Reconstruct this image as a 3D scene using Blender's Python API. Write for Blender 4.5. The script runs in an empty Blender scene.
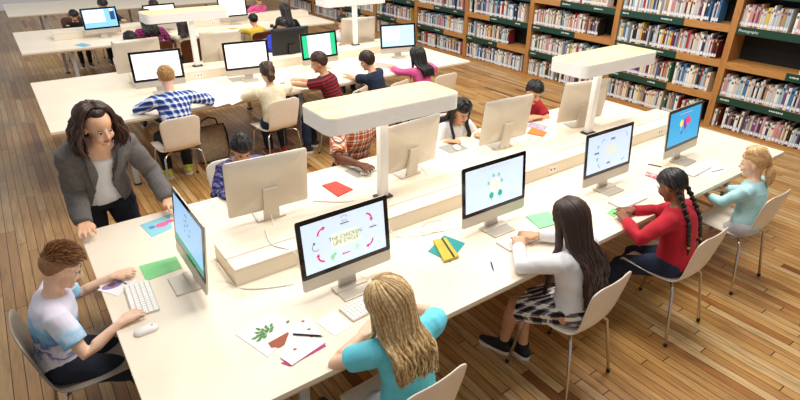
import bpy, bmesh, math, random
from mathutils import Vector as V, Matrix, Quaternion, noise
PI=math.pi
C=bpy.context.scene.collection
rnd=random.Random(7)
# ------------------------------------------------------------------ camera
F=542.475; H=2.4566
R=Matrix(((0.81303,0.26109,-0.52040),(-0.58215,0.37901,-0.71934),(0.009427,0.88780,0.46014)))
def on(u,v,z):
    """point at height z seen at (u,v) of an 800x400 frame"""
    d=R@V((u-400,200-v,-F)); t=(z-H)/d.z
    return V((d.x*t,d.y*t,z))
cd=bpy.data.cameras.new('camera'); cam=bpy.data.objects.new('camera',cd); C.objects.link(cam)
cd.sensor_width=36; cd.lens=F/800*36; cd.clip_end=100
cam.matrix_world=Matrix.Translation((0,0,H))@R.to_4x4()
S=bpy.context.scene; S.camera=cam
S.view_settings.view_transform='Standard'; S.view_settings.look='None'; S.view_settings.gamma=1
S.view_settings.exposure=0.0; S.view_settings.use_curve_mapping=False

# ------------------------------------------------------------------ materials
def hexc(h):
    def l(c): c/=255; return c/12.92 if c<=.04045 else ((c+.055)/1.055)**2.4
    return (l(int(h[0:2],16)),l(int(h[2:4],16)),l(int(h[4:6],16)),1)
MATS={}
def mat(name,col,rough=.5,metal=0,emit=0,nz=None,bump=0,coat=0,nzs=(1,1,1)):
    """principled material; nz=(colour2, scale, amount) adds procedural mottling"""
    if name in MATS: return MATS[name]
    m=bpy.data.materials.new(name); m.use_nodes=True; nt=m.node_tree; b=nt.nodes['Principled BSDF']
    c=hexc(col) if isinstance(col,str) else col
    b.inputs['Base Color'].default_value=c; b.inputs['Roughness'].default_value=rough
    b.inputs['Metallic'].default_value=metal; b.inputs['Coat Weight'].default_value=coat
    if emit: b.inputs['Emission Color'].default_value=c; b.inputs['Emission Strength'].default_value=emit
    if nz is None and not emit: nz=(col,40,.0)
    if nz:
        tc=nt.nodes.new('ShaderNodeTexCoord'); mp=nt.nodes.new('ShaderNodeMapping'); n=nt.nodes.new('ShaderNodeTexNoise')
        mp.inputs['Scale'].default_value=nzs; n.inputs['Scale'].default_value=nz[1]; n.inputs['Detail'].default_value=4
        nt.links.new(tc.outputs['Object'],mp.inputs[0]); nt.links.new(mp.outputs[0],n.inputs['Vector'])
        r=nt.nodes.new('ShaderNodeValToRGB'); r.color_ramp.elements[0].position=.35; r.color_ramp.elements[1].position=.65
        c2=hexc(nz[0]) if isinstance(nz[0],str) else nz[0]
        r.color_ramp.elements[0].color=c; r.color_ramp.elements[1].color=c2
        nt.links.new(n.outputs[0],r.inputs[0]); nt.links.new(r.outputs[0],b.inputs['Base Color'])
        if bump:
            bp=nt.nodes.new('ShaderNodeBump'); bp.inputs['Strength'].default_value=bump; bp.inputs['Distance'].default_value=.005
            nt.links.new(n.outputs[0],bp.inputs['Height']); nt.links.new(bp.outputs[0],b.inputs['Normal'])
    MATS[name]=m; return m
def ramp(nt,stops,interp='LINEAR'):
    r=nt.nodes.new('ShaderNodeValToRGB'); e=r.color_ramp.elements; r.color_ramp.interpolation=interp
    while len(e)<len(stops): e.new(.5)
    for k,(p,c) in enumerate(stops): e[k].position=p; e[k].color=hexc(c) if isinstance(c,str) else c
    return r
def mathn(nt,op,a,b=None,c=None):
    n=nt.nodes.new('ShaderNodeMath'); n.operation=op
    for i,x in enumerate((a,b,c)):
        if x is None: continue
        if isinstance(x,(int,float)): n.inputs[i].default_value=x
        else: nt.links.new(x,n.inputs[i])
    return n.outputs[0]
def plaid(name,base,c1,c2,line,scale=22,w1=.42):
    """woven check over the garment's own UV (metres)"""
    m=bpy.data.materials.new(name); m.use_nodes=True; nt=m.node_tree; b=nt.nodes['Principled BSDF']; b.inputs['Roughness'].default_value=.9
    uv=nt.nodes.new('ShaderNodeUVMap'); uv.uv_map='UVMap'; sp=nt.nodes.new('ShaderNodeSeparateXYZ'); nt.links.new(uv.outputs[0],sp.inputs[0])
    fx=mathn(nt,'FRACT',mathn(nt,'MULTIPLY',sp.outputs[0],scale)); fy=mathn(nt,'FRACT',mathn(nt,'MULTIPLY',sp.outputs[1],scale))
    a=mathn(nt,'LESS_THAN',fx,w1); d=mathn(nt,'LESS_THAN',fy,w1); s=mathn(nt,'MULTIPLY',mathn(nt,'ADD',a,d),.5)
    r=ramp(nt,[(0,base),(.4,c1),(.8,c2)],'CONSTANT'); nt.links.new(s,r.inputs[0])
    lx=mathn(nt,'LESS_THAN',mathn(nt,'ABSOLUTE',mathn(nt,'SUBTRACT',fx,.7)),.06); ly=mathn(nt,'LESS_THAN',mathn(nt,'ABSOLUTE',mathn(nt,'SUBTRACT',fy,.7)),.06)
    mx=nt.nodes.new('ShaderNodeMix'); mx.data_type='RGBA'; nt.links.new(mathn(nt,'MULTIPLY',mathn(nt,'MAXIMUM',lx,ly),.8),mx.inputs[0])
    nt.links.new(r.outputs[0],mx.inputs[6]); mx.inputs[7].default_value=hexc(line); nt.links.new(mx.outputs[2],b.inputs['Base Color'])
    return m
def stripes(name,stops,scale):
    m=bpy.data.materials.new(name); m.use_nodes=True; nt=m.node_tree; b=nt.nodes['Principled BSDF']; b.inputs['Roughness'].default_value=.9
    uv=nt.nodes.new('ShaderNodeUVMap'); uv.uv_map='UVMap'; sp=nt.nodes.new('ShaderNodeSeparateXYZ'); nt.links.new(uv.outputs[0],sp.inputs[0])
    f=mathn(nt,'FRACT',mathn(nt,'MULTIPLY',sp.outputs[1],scale)); r=ramp(nt,stops,'CONSTANT'); nt.links.new(f,r.inputs[0]); nt.links.new(r.outputs[0],b.inputs['Base Color'])
    return m
def wood(name,stops,scale,stretch,rough=.4,axis=0):
    m=bpy.data.materials.new(name); m.use_nodes=True; nt=m.node_tree; b=nt.nodes['Principled BSDF']; b.inputs['Roughness'].default_value=rough
    tc=nt.nodes.new('ShaderNodeTexCoord'); mp=nt.nodes.new('ShaderNodeMapping'); s=[stretch]*3; s[axis]=1; mp.inputs['Scale'].default_value=s
    n=nt.nodes.new('ShaderNodeTexNoise'); n.inputs['Scale'].default_value=scale; n.inputs['Detail'].default_value=5; n.inputs['Distortion'].default_value=.6
    nt.links.new(tc.outputs['Object'],mp.inputs[0]); nt.links.new(mp.outputs[0],n.inputs['Vector'])
    r=ramp(nt,stops); nt.links.new(n.outputs[0],r.inputs[0]); nt.links.new(r.outputs[0],b.inputs['Base Color'])
    return m
def floor_mat():
    m=bpy.data.materials.new('floorboards'); m.use_nodes=True; nt=m.node_tree; b=nt.nodes['Principled BSDF']
    tc=nt.nodes.new('ShaderNodeTexCoord'); sp=nt.nodes.new('ShaderNodeSeparateXYZ'); nt.links.new(tc.outputs['Object'],sp.inputs[0])
    x=mathn(nt,'DIVIDE',sp.outputs[0],.068); row=mathn(nt,'FLOOR',x); fx=mathn(nt,'FRACT',x)
    wn=nt.nodes.new('ShaderNodeTexWhiteNoise'); wn.noise_dimensions='1D'; nt.links.new(row,wn.inputs['W'])
    y=mathn(nt,'ADD',mathn(nt,'DIVIDE',sp.outputs[1],1.25),mathn(nt,'MULTIPLY',wn.outputs['Value'],7.3)); col=mathn(nt,'FLOOR',y); fy=mathn(nt,'FRACT',y)
    cb=nt.nodes.new('ShaderNodeCombineXYZ'); nt.links.new(row,cb.inputs[0]); nt.links.new(col,cb.inputs[1])
    w2=nt.nodes.new('ShaderNodeTexWhiteNoise'); w2.noise_dimensions='2D'; nt.links.new(cb.outputs[0],w2.inputs['Vector'])
    r=ramp(nt,[(0,'B4793A'),(.07,'D6A562'),(.30,'C69252'),(.50,'DCB072'),(.70,'CE9C5C'),(.84,'E4BE86'),(.975,'8A5428')],'CONSTANT'); nt.links.new(w2.outputs['Value'],r.inputs[0])
    # grain, stretched along the board and shifted per board
    cb2=nt.nodes.new('ShaderNodeCombineXYZ'); nt.links.new(mathn(nt,'MULTIPLY',sp.outputs[0],14),cb2.inputs[0]); nt.links.new(mathn(nt,'MULTIPLY',sp.outputs[1],1.1),cb2.inputs[1]); nt.links.new(mathn(nt,'MULTIPLY',w2.outputs['Value'],40),cb2.inputs[2])
    n=nt.nodes.new('ShaderNodeTexNoise'); n.inputs['Scale'].default_value=3.2; n.inputs['Detail'].default_value=6; n.inputs['Roughness'].default_value=.65; nt.links.new(cb2.outputs[0],n.inputs['Vector'])
    g=ramp(nt,[(.25,'9C9894'),(.5,'E6E4E2'),(.75,'FFFFFF')]); nt.links.new(n.outputs[0],g.inputs[0])
    mx=nt.nodes.new('ShaderNodeMix'); mx.data_type='RGBA'; mx.blend_type='MULTIPLY'; mx.inputs[0].default_value=1
    nt.links.new(r.outputs[0],mx.inputs[6]); nt.links.new(g.outputs[0],mx.inputs[7])
    # old grey traffic wear in big patches, left-side dimness painted as grey, and knots
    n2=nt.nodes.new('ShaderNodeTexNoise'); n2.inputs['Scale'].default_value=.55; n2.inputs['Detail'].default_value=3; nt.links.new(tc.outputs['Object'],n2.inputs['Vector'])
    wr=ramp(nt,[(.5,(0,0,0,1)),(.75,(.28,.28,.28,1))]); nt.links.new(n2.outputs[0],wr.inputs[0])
    dim_x=nt.nodes.new('ShaderNodeMapRange'); dim_x.inputs[1].default_value=.7; dim_x.inputs[2].default_value=-.5; dim_x.inputs[3].default_value=0; dim_x.inputs[4].default_value=.85; nt.links.new(sp.outputs[0],dim_x.inputs[0])
    dim_y=nt.nodes.new('ShaderNodeMapRange'); dim_y.inputs[1].default_value=2; dim_y.inputs[2].default_value=8; dim_y.inputs[3].default_value=.45; dim_y.inputs[4].default_value=1; nt.links.new(sp.outputs[1],dim_y.inputs[0])
    wear_dim=mathn(nt,'MINIMUM',mathn(nt,'ADD',mathn(nt,'MULTIPLY',mathn(nt,'MULTIPLY',dim_x.outputs[0],dim_y.outputs[0]),mathn(nt,'ADD',n2.outputs[0],.5)),wr.outputs[0]),.8)
    m2=nt.nodes.new('ShaderNodeMix'); m2.data_type='RGBA'; nt.links.new(wear_dim,m2.inputs[0]); nt.links.new(mx.outputs[2],m2.inputs[6]); m2.inputs[7].default_value=hexc('74675A')
    vo=nt.nodes.new('ShaderNodeTexVoronoi'); vo.inputs['Scale'].default_value=2.6; nt.links.new(tc.outputs['Object'],vo.inputs['Vector'])
    kn=mathn(nt,'LESS_THAN',vo.outputs['Distance'],.032)
    gx=mathn(nt,'LESS_THAN',mathn(nt,'ABSOLUTE',mathn(nt,'SUBTRACT',fx,.5)),.465); gy=mathn(nt,'GREATER_THAN',fy,.005)
    ok=mathn(nt,'MULTIPLY',mathn(nt,'MULTIPLY',gx,gy),mathn(nt,'SUBTRACT',1,mathn(nt,'MULTIPLY',kn,.6)))
    m3=nt.nodes.new('ShaderNodeMix'); m3.data_type='RGBA'; nt.links.new(ok,m3.inputs[0]); m3.inputs[6].default_value=hexc('3A220E'); nt.links.new(m2.outputs[2],m3.inputs[7])
    nt.links.new(m3.outputs[2],b.inputs['Base Color'])
    rr=nt.nodes.new('ShaderNodeMapRange'); rr.inputs[3].default_value=.22; rr.inputs[4].default_value=.42; nt.links.new(n.outputs[0],rr.inputs[0]); nt.links.new(rr.outputs[0],b.inputs['Roughness'])
    bp=nt.nodes.new('ShaderNodeBump'); bp.inputs['Strength'].default_value=.35; bp.inputs['Distance'].default_value=.003; nt.links.new(ok,bp.inputs['Height']); nt.links.new(bp.outputs[0],b.inputs['Normal'])
    return m

M_white=mat('white_laminate','F3E8D6',.38,nz=('EFE2CC',3,1))
M_edge=mat('ply_edge','D9C6A6',.5,nz=('C9B38F',60,1))
M_legw=mat('grey_painted_steel','B9BEC4',.35,.3)
M_shell=mat('chair_shell_white','EDE3D4',.4,nz=('E9DDCB',8,1))
M_brown=mat('chair_shell_brown','5A2C18',.4,nz=('4A2212',8,1))
M_chrome=mat('chrome','C9C4BE',.18,1)
M_alu=mat('brushed_aluminium','D3CBBF',.38,.45,nz=('CDC5B8',5,1))
M_black=mat('black_glass','0A0A0C',.12)
M_dark=mat('dark_plastic','1B1B1E',.5)
M_darkmon=mat('black_monitor_shell','15171A',.45)
M_wplas=mat('white_plastic','F2EFEA',.35)
M_key=mat('keycap_white','FBFAF6',.5)
M_maple=wood('maple_ply',[(.3,'D6B27A'),(.5,'EBD3A8'),(.7,'DDBE8A')],2.2,9,.45,0)
M_lampw=mat('lamp_white','FCFBFA',.4)
M_oak=wood('oak_shelf',[(.3,'9E6830'),(.5,'B68248'),(.7,'AA743A')],3,7,.45,2)
M_oakh=wood('oak_board',[(.3,'A46E36'),(.5,'BC884E'),(.7,'B07A40')],3,7,.45,1)
M_back=mat('shelf_back_dark','0D110F',.8)
M_green=mat('green_label_strip','0F4034',.4)
M_paper=mat('paper_white','F4F0EE',.8)
M_ink=mat('label_white_ink','E8EFEA',.7)

# ------------------------------------------------------------------ mesh helpers
class MB:
    """collects shapes with material indices; build() links them as ONE mesh object"""
    def __init__(s): s.v=[]; s.f=[]; s.m=[]; s.mats=[]
    def mi(s,m):
        if m not in s.mats: s.mats.append(m)
        return s.mats.index(m)
    def add(s,vs,fs,m,M=None):
        o=len(s.v); s.v+= [tuple(M@V(p)) if M else tuple(p) for p in vs]; k=s.mi(m)
        for f in fs: s.f.append([o+i for i in f]); s.m.append(k)
    def box(s,c,d,m,M=None,bev=0):
        x,y,z=[t/2 for t in d]; c=V(c)
        if bev:
            b=bmesh.new(); bmesh.ops.create_cube(b,size=1); bmesh.ops.scale(b,vec=d,verts=b.verts)
            bmesh.ops.bevel(b,geom=b.edges[:],offset=bev,segments=2,affect='EDGES',profile=.6)
            vs=[c+v.co for v in b.verts]; b.verts.index_update(); fs=[[v.index for v in f.verts] for f in b.faces]; b.free(); s.add(vs,fs,m,M); return
        vs=[c+V((sx*x,sy*y,sz*z)) for sx in (-1,1) for sy in (-1,1) for sz in (-1,1)]
        s.add(vs,[(0,1,3,2),(4,6,7,5),(0,4,5,1),(2,3,7,6),(0,2,6,4),(1,5,7,3)],m,M)
    def tube(s,pts,rad,m,seg=10,cap='round',M=None,flat=1.0,side=None):
        pts=[V(p) for p in pts]; n=len(pts)
        if not isinstance(rad,(list,tuple)): rad=[rad]*n
        P=list(pts); Rr=list(rad)
        if cap=='round':
            d0=(P[0]-P[1]).normalized(); d1=(P[-1]-P[-2]).normalized(); r0,r1=Rr[0],Rr[-1]
            P=[P[0]+d0*r0*.97,P[0]+d0*r0*.7]+P+[P[-1]+d1*r1*.7,P[-1]+d1*r1*.97]
            Rr=[r0*.25,r0*.71]+Rr+[r1*.71,r1*.25]
        n=len(P); up=side
        rings=[]
        t0=(P[1]-P[0]).normalized()
        if up is None: up=V((0,0,1)) if abs(t0.z)<.9 else V((1,0,0))
        a=t0.cross(up).normalized()
        for i in range(n):
            t=((P[min(i+1,n-1)]-P[max(i-1,0)])).normalized()
            a=(a-t*a.dot(t)); a=a.normalized() if a.length>1e-6 else t.orthogonal().normalized(); b=t.cross(a)
            rings.append([P[i]+(a*math.cos(2*PI*k/seg)+b*math.sin(2*PI*k/seg)*flat)*Rr[i] for k in range(seg)])
        s.loft(rings,m,M)
    def loft(s,rings,m,M=None):
        seg=len(rings[0]); vs=[p for r in rings for p in r]; n=len(rings); fs=[]
        for i in range(n-1):
            for k in range(seg): a=i*seg+k; b=i*seg+(k+1)%seg; fs.append((a,b,b+seg,a+seg))
        fs.append(tuple(range(seg))[::-1]); fs.append(tuple(range((n-1)*seg,n*seg)))
        s.add(vs,fs,m,M)
    def ell(s,c,r,m,M=None,seg=14,rg=9):
        vs=[]; fs=[]; c=V(c)
        for i in range(1,rg):
            th=PI*i/rg
            for k in range(seg): ph=2*PI*k/seg; vs.append(c+V((r[0]*math.sin(th)*math.cos(ph),r[1]*math.sin(th)*math.sin(ph),r[2]*math.cos(th))))
        vs+= [c+V((0,0,r[2])),c-V((0,0,r[2]))]; T=len(vs)-2
        for i in range(rg-2):
            for k in range(seg): a=i*seg+k;b=i*seg+(k+1)%seg; fs.append((a,a+seg,b+seg,b))
        for k in range(seg): fs.append((T,k,(k+1)%seg)); fs.append((T+1,(rg-2)*seg+(k+1)%seg,(rg-2)*seg+k))
        s.add(vs,fs,m,M)
    def prism(s,poly,z0,z1,m,M=None,m2=None):
        n=len(poly); vs=[(x,y,z0) for x,y in poly]+[(x,y,z1) for x,y in poly]
        s.add(vs,[tuple(range(n))[::-1]]+[(k,(k+1)%n,(k+1)%n+n,k+n) for k in range(n)]+([] if m2 else [tuple(range(n,2*n))]),m,M)
        if m2: s.add([(x,y,z1) for x,y in poly],[tuple(range(n))],m2,M)
    def quad(s,pts,m): s.add(pts,[tuple(range(len(pts)))],m)
    def mesh(s,name,smooth=False):
        me=bpy.data.meshes.new(name); me.from_pydata(s.v,[],s.f)
        for m in s.mats: me.materials.append(m)
        me.polygons.foreach_set('material_index',s.m)
        b=bmesh.new(); b.from_mesh(me); bmesh.ops.recalc_face_normals(b,faces=b.faces); b.to_mesh(me); b.free()
        if smooth: me.polygons.foreach_set('use_smooth',[True]*len(me.polygons))
        me.update(); return me
    def build(s,name,parent=None,smooth=False,loc=None):
        o=bpy.data.objects.new(name,s.mesh(name,smooth)); C.objects.link(o)
        if parent: o.parent=parent
        if loc: o.location=loc
        if smooth=='auto': o.data.set_sharp_from_angle(angle=.7)
        return o
def rrect(w,d,r,seg=5,cx=0,cy=0):
    P=[]
    for sx,sy,a0 in ((1,1,0),(-1,1,PI/2),(-1,-1,PI),(1,-1,3*PI/2)):
        for k in range(seg+1):
            a=a0+PI/2*k/seg; P.append((cx+sx*(w/2-r)+r*math.cos(a),cy+sy*(d/2-r)+r*math.sin(a)))
    return P
def tag(o,label,cat,group=None,kind=None):
    if label: o['label']=label
    if cat: o['category']=cat
    if group: o['group']=group
    if kind: o['kind']=kind
    return o
def empty(name,loc,rz=0,label=None,cat=None,group=None):
    o=bpy.data.objects.new(name,None); C.objects.link(o); o.location=loc; o.rotation_euler=(0,0,rz); o.empty_display_size=.1
    return tag(o,label,cat,group)
def structure(o): o['kind']='structure'; return o
def copy_tree(o,parent=None):
    c=o.copy(); C.objects.link(c); c.parent=parent
    for ch in [k for k in bpy.data.objects if k.parent==o]: copy_tree(ch,c)
    return c
PROTOS=[]
def drop(o):
    for ch in [k for k in bpy.data.objects if k.parent==o]: drop(ch)
    bpy.data.objects.remove(o)
def place(proto,loc,rz,label,group=None):
    if proto not in PROTOS: PROTOS.append(proto)
    o=copy_tree(proto)
    o.location=loc; o.rotation_euler=(0,0,rz); o['label']=label
    if group: o['group']=group
    return o
T=.73
# ------------------------------------------------------------------ setting
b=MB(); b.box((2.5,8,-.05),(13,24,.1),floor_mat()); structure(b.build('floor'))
b=MB(); b.box((7.86,8,1.6),(.1,24,3.2),mat('wall_paint','CFC6B6',.8,nz=('CAC0AF',2,1))); structure(b.build('wall_right'))

# ------------------------------------------------------------------ tables
TX0,TX1=.08,5.17
def table(y0,y1,label,n):
    TX0=(.08,.14,.18,.22)[n]
    root=empty('long_table',((TX0+TX1)/2,(y0+y1)/2,0),0,label,'table','long white shared computer tables'); L=TX1-TX0; W=y1-y0
    b=MB(); b.box((0,0,T-.014),(L,W,.028),M_white,bev=.004); top=b.build('tabletop',root)
    b=MB(); b.box((0,0,T-.036),(L-.02,W-.02,.016),M_edge); b.build('edge_band',top)
    for sx in (-1,0,1):
        for sy in (-1,1):
            b=MB(); x=sx*(L/2-.62); y=sy*(W/2-.13)
            b.box((x,y,T/2-.03),(.05,.03,T-.06),M_legw,bev=.004); b.box((x,y,.008),(.07,.05,.016),M_dark); b.build('leg',root)
        b=MB(); b.box((x,0,T-.07),(.04,W-.26,.05),M_legw); b.build('crossbar',root)
    return root
TY=[(1.57,3.46),(5.53,7.52),(9.3,11.2),(13.2,15.1)]
names=['nearest long white table, holding the monitor showing the chicken life cycle','second long white table from the front, behind the standing woman','third long white table from the front, where the kids in yellow and magenta sit','farthest long white table, at the top left edge of the photo']
for k,(a,c) in enumerate(TY): table(a,c,names[k],k)
# raised cable spine on every table
def spine(yc,label,x0=.67):
    L=5.03-x0; root=empty('cable_spine',(5.03-L/2,yc,T+.0005),0,label,'cable box','raised cable boxes on the tables')
    b=MB(); b.box((0,0,.045),(L,.33,.09),M_white,bev=.003); b.build('housing',root)
    b=MB(); b.box((0,-.105,.097),(L,.12,.012),M_white,bev=.002); b.build('lid',root)
    b=MB(); b.box((0,.058,.097),(L,.19,.012),M_white,bev=.002); b.build('lid',root)
    for x in (-1.25,.3,1.75):
        b=MB(); b.box((x,-.1665,.048),(.09,.004,.05),M_wplas,bev=.001)
        b.ell((x-.018,-.169,.048),(.008,.002,.008),M_dark); b.ell((x+.018,-.169,.048),(.008,.002,.008),M_dark); b.build('power_outlet',root)
    return root
spine(2.545,'low white cable box along the middle of the nearest table'); spine(6.78,'low white cable box along the middle of the second table',1.1); spine(10.25,'low white cable box along the middle of the third table')
# desk lamps: T shaped, white with a maple top
def desk_lamp(x,yp,yc,x0,x1,label):
    root=empty('desk_lamp',(x,yp,T+.104),0,label,'lamp','T shaped lamps over the tables')
    b=MB(); b.box((0,0,.285),(.065,.045,.57),M_lampw,bev=.006); b.build('post',root,'auto')
    b=MB(); b.box((0,0,.006),(.11,.08,.012),M_dark,bev=.003); b.build('base',root)
    b=MB(); P=rrect(x1-x0,.36,.06,6,(x0+x1)/2-x,yc-yp); b.prism(P,.545,.64,M_lampw); b.prism(rrect(x1-x0-.004,.356,.058,6,(x0+x1)/2-x,yc-yp),.64,.646,M_lampw,None,M_maple); hd=b.build('lamp_shade',root)
    b=MB(); b.box(((x0+x1)/2-x,yc-yp,.543),(x1-x0-.16,.2,.006),mat('lamp_diffuser','FFF4E0',.5,emit=2.5)); b.build('diffuser',hd)
desk_lamp(1.77,2.64,2.69,1.33,2.29,'T shaped desk lamp with maple top above the boy in orange plaid')
desk_lamp(3.9,2.64,2.69,3.54,4.52,'T shaped desk lamp with maple top near the bookcases on the nearest table')
desk_lamp(1.87,6.84,6.93,1.36,2.32,'T shaped desk lamp on the second table, left of the yellow shirt')
desk_lamp(4.14,6.86,7.0,3.68,4.66,'T shaped desk lamp on the second table, beside the bookcases')

# ------------------------------------------------------------------ chairs
def make_chair(name,M,cat='chair'):
    root=empty(name,(0,0,0)); root['category']=cat
    # profile (y,z): front edge -> seat -> bend -> backrest
    prof=[(.225,.405),(.222,.425),(.20,.438),(.13,.44),(.04,.434),(-.06,.43),(-.13,.434),(-.175,.452),(-.20,.49),(-.213,.55),(-.225,.62),(-.238,.69),(-.25,.76),(-.256,.795)]
    hw=[.175,.195,.205,.21,.21,.205,.195,.18,.172,.175,.185,.192,.19,.17]; nx=12; vs=[];fs=[]
    for i,((y,z),w) in enumerate(zip(prof,hw)):
        for k in range(nx+1):
            t=-1+2*k/nx; cz=.012*t*t if i<7 else 0; cy=.02*t*t if i>=7 else 0
            if i==len(prof)-1: cz=-.028*max(0,(abs(t)-.7)/.3)**2
            if i==0: cy=-.03*max(0,(abs(t)-.7)/.3)**2
            vs.append((t*w,y+cy,z+cz))
    for i in range(len(prof)-1):
        for k in range(nx): a=i*(nx+1)+k; fs.append((a,a+1,a+nx+2,a+nx+1))
    b=MB(); b.add(vs,fs,M); o=b.build('seat_shell',root,True)
    m=o.modifiers.new('s','SOLIDIFY'); m.thickness=.012; m.offset=-1; m=o.modifiers.new('u','SUBSURF'); m.levels=1; m.render_levels=1
    for sx in (-1,1):
        for sy in (-1,1):
            b=MB(); b.tube([(sx*.05,sy*.06,.412),(sx*.15,sy*.13,.408),(sx*.178,sy*.155,.385),(sx*.212,sy*.218,.02)],.0095,M_chrome,8)
            lg=b.build('leg',root,True)
            b=MB(); b.tube([(sx*.2122,sy*.2183,.024),(sx*.213,sy*.2195,.004)],.0125,M_dark,8,'flat'); b.build('foot_cap',lg)
    b=MB(); b.box((0,0,.413),(.16,.2,.014),M_dark,bev=.003); b.build('mounting_plate',root)
    return root
chairW=make_chair('school_chair',M_shell); chairB=make_chair('school_chair',M_brown)
G1='white shell chairs on chrome legs'
def chw(x,y,rz,label): return place(chairW,(x,y,0),rz,label,G1)
chw(1.07,1.46,.06,'white shell chair under the girl in the turquoise tee')
chw(2.27,1.46,.06,'white shell chair under the girl in the plaid skirt')
chw(3.20,1.40,.02,'white shell chair under the girl in the red top')
chw(4.13,1.42,-.02,'white shell chair under the blonde girl in light blue')
chairG=make_chair('school_chair',mat('chair_shell_grey','9C9284',.4,nz=('958B7D',8,1)))
place(chairG,(-.06,2.61,0),-PI/2+.04,'grey-beige shell chair under the boy in the tie-dye tee',G1)
chw(1.17,3.68,PI-.1,'white shell chair behind the large monitor back, under the boy in purple check')
chw(2.24,3.68,PI-.1,'white shell chair under the boy in the orange plaid shirt')
chw(3.18,3.60,PI-.12,'white shell chair behind the girl with long black hair')
chw(4.06,3.55,PI,'white shell chair under the boy leaning in the dark red tee')
chw(1.15,5.37,.05,'white shell chair under the boy in the blue check shirt')
chw(2.19,5.36,.1,'white shell chair under the child in the cream cardigan')
chw(2.98,5.25,.5,'white shell chair under the boy in the striped red tee')
chw(3.55,5.25,.3,'white shell chair under the child in navy, behind the lamp')
chw(4.28,5.22,.05,'white shell chair under the girl in pink')
chw(3.38,7.92,PI,'white shell chair under the boy in royal blue')
chw(1.34,8.0,PI,'white shell chair across the second table, by the dark head behind a monitor back')
chw(4.45,7.75,PI,'white shell chair beside the second lamp, at the far side of the second table')
G2='brown shell chairs at the third table'
def chb(x,y,rz,label): return place(chairB,(x,y,0),rz,label,G2)
chb(3.52,8.97,0,'brown shell chair under the child in yellow')
chb(2.38,8.98,0,'brown shell chair under the child with the short bob')
chb(1.92,9.1,0,'brown shell chair under the girl in magenta plaid')
chb(1.75,11.75,PI,'brown shell chair on the far side of the third table, right of the blue screen')
chb(1.16,11.8,PI,'brown shell chair on the far side of the third table, left of the blue screen')
chb(4.15,9.1,0,'brown shell chair under the child with the black ponytail')
chb(4.48,11.5,PI,'brown shell chair under the child in pink facing the camera')

# ------------------------------------------------------------------ monitors
def emis(name,col,s=1.0): return mat(name,col,.4,emit=s)
def make_monitor(dark=False):
    Mb=M_darkmon if dark else M_alu
    root=empty('desktop_monitor',(0,0,0)); root['category']='monitor'
    X=Matrix.Translation((0,.0,.065))@Matrix.Rotation(.11 if False else -.11,4,'X')
    # shell: flat front, bulged back
    b=MB(); rings=[]
    W,Hh=.528,.385
    for s_,dy in ((1,0),(1,.006),(.97,.012),(.8,.024),(.45,.034),(.15,.037)):
        rings.append([V((x*s_, dy, Hh/2+(z)*s_)) for x,z in rrect(W,Hh,.012*s_+.003,3)])
    b.loft(rings,Mb,X); o=b.build('monitor_shell',root,True); o.data.set_sharp_from_angle(angle=.5)
    b=MB(); b.prism(rrect(.528,.318,.010,3),0,.002,M_black,X@Matrix.Translation((0,-.0,Hh-.159))@Matrix.Rotation(PI/2,4,'X')); b.build('glass_bezel',root)
    b=MB(); b.box((0,-.035,.004),(.18,.14,.008),Mb,bev=.003); b.add([(sx*.05,y,z) for y,z in ((.03,.0),(.036,.006),(.055,.12),(.075,.235),(.05,.24),(.032,.22),(.035,.12),(.015,.008)) for sx in (-1,1)],[(0,2,4,6,8,10,12,14)[::-1],(1,3,5,7,9,11,13,15)]+[(2*k,2*k+1,(2*k+3)%16,(2*k+2)%16) for k in range(8)],Mb)
    b.box((0,.004,.008),(.19,.06,.008),Mb,bev=.002); b.build('stand',root)
    return root,X
monL,MX=make_monitor(); monD,_=make_monitor(True)
SX=MX@Matrix.Translation((0,-.0025,.226))@Matrix.Rotation(PI/2,4,'X')   # screen plane: x right, y up
def poly_ic(b,P,m,z=.0006): b.add([(x,y,z) for x,y in P],[tuple(range(len(P)))],m)
def disc(b,x,y,r,m,ry=None,z=.0006,n=14,a0=0,a1=2*PI): poly_ic(b,[(x+r*math.cos(a0+(a1-a0)*k/n),y+(ry or r)*math.sin(a0+(a1-a0)*k/n)) for k in range(n)],m,z)
def rect(b,x,y,w,h,m,z=.0006): poly_ic(b,[(x-w/2,y-h/2),(x+w/2,y-h/2),(x+w/2,y+h/2),(x-w/2,y+h/2)],m,z)
def arc(b,x,y,r,w,a0,a1,m,z=.0006,n=8):
    for k in range(n):
        p=a0+(a1-a0)*k/n; q=a0+(a1-a0)*(k+1)/n
        poly_ic(b,[(x+(r-w)*math.cos(p),y+(r-w)*math.sin(p)),(x+r*math.cos(p),y+r*math.sin(p)),(x+r*math.cos(q),y+r*math.sin(q)),(x+(r-w)*math.cos(q),y+(r-w)*math.sin(q))],m,z)
    q=a1; c=(x+(r-w/2)*math.cos(q),y+(r-w/2)*math.sin(q)); t=(-math.sin(q)*(1 if a1>a0 else -1),math.cos(q)*(1 if a1>a0 else -1)); nrm=(math.cos(q),math.sin(q))
    poly_ic(b,[(c[0]+nrm[0]*w*1.3,c[1]+nrm[1]*w*1.3),(c[0]-nrm[0]*w*1.3,c[1]-nrm[1]*w*1.3),(c[0]+t[0]*w*2,c[1]+t[1]*w*2)],m,z)
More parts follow.
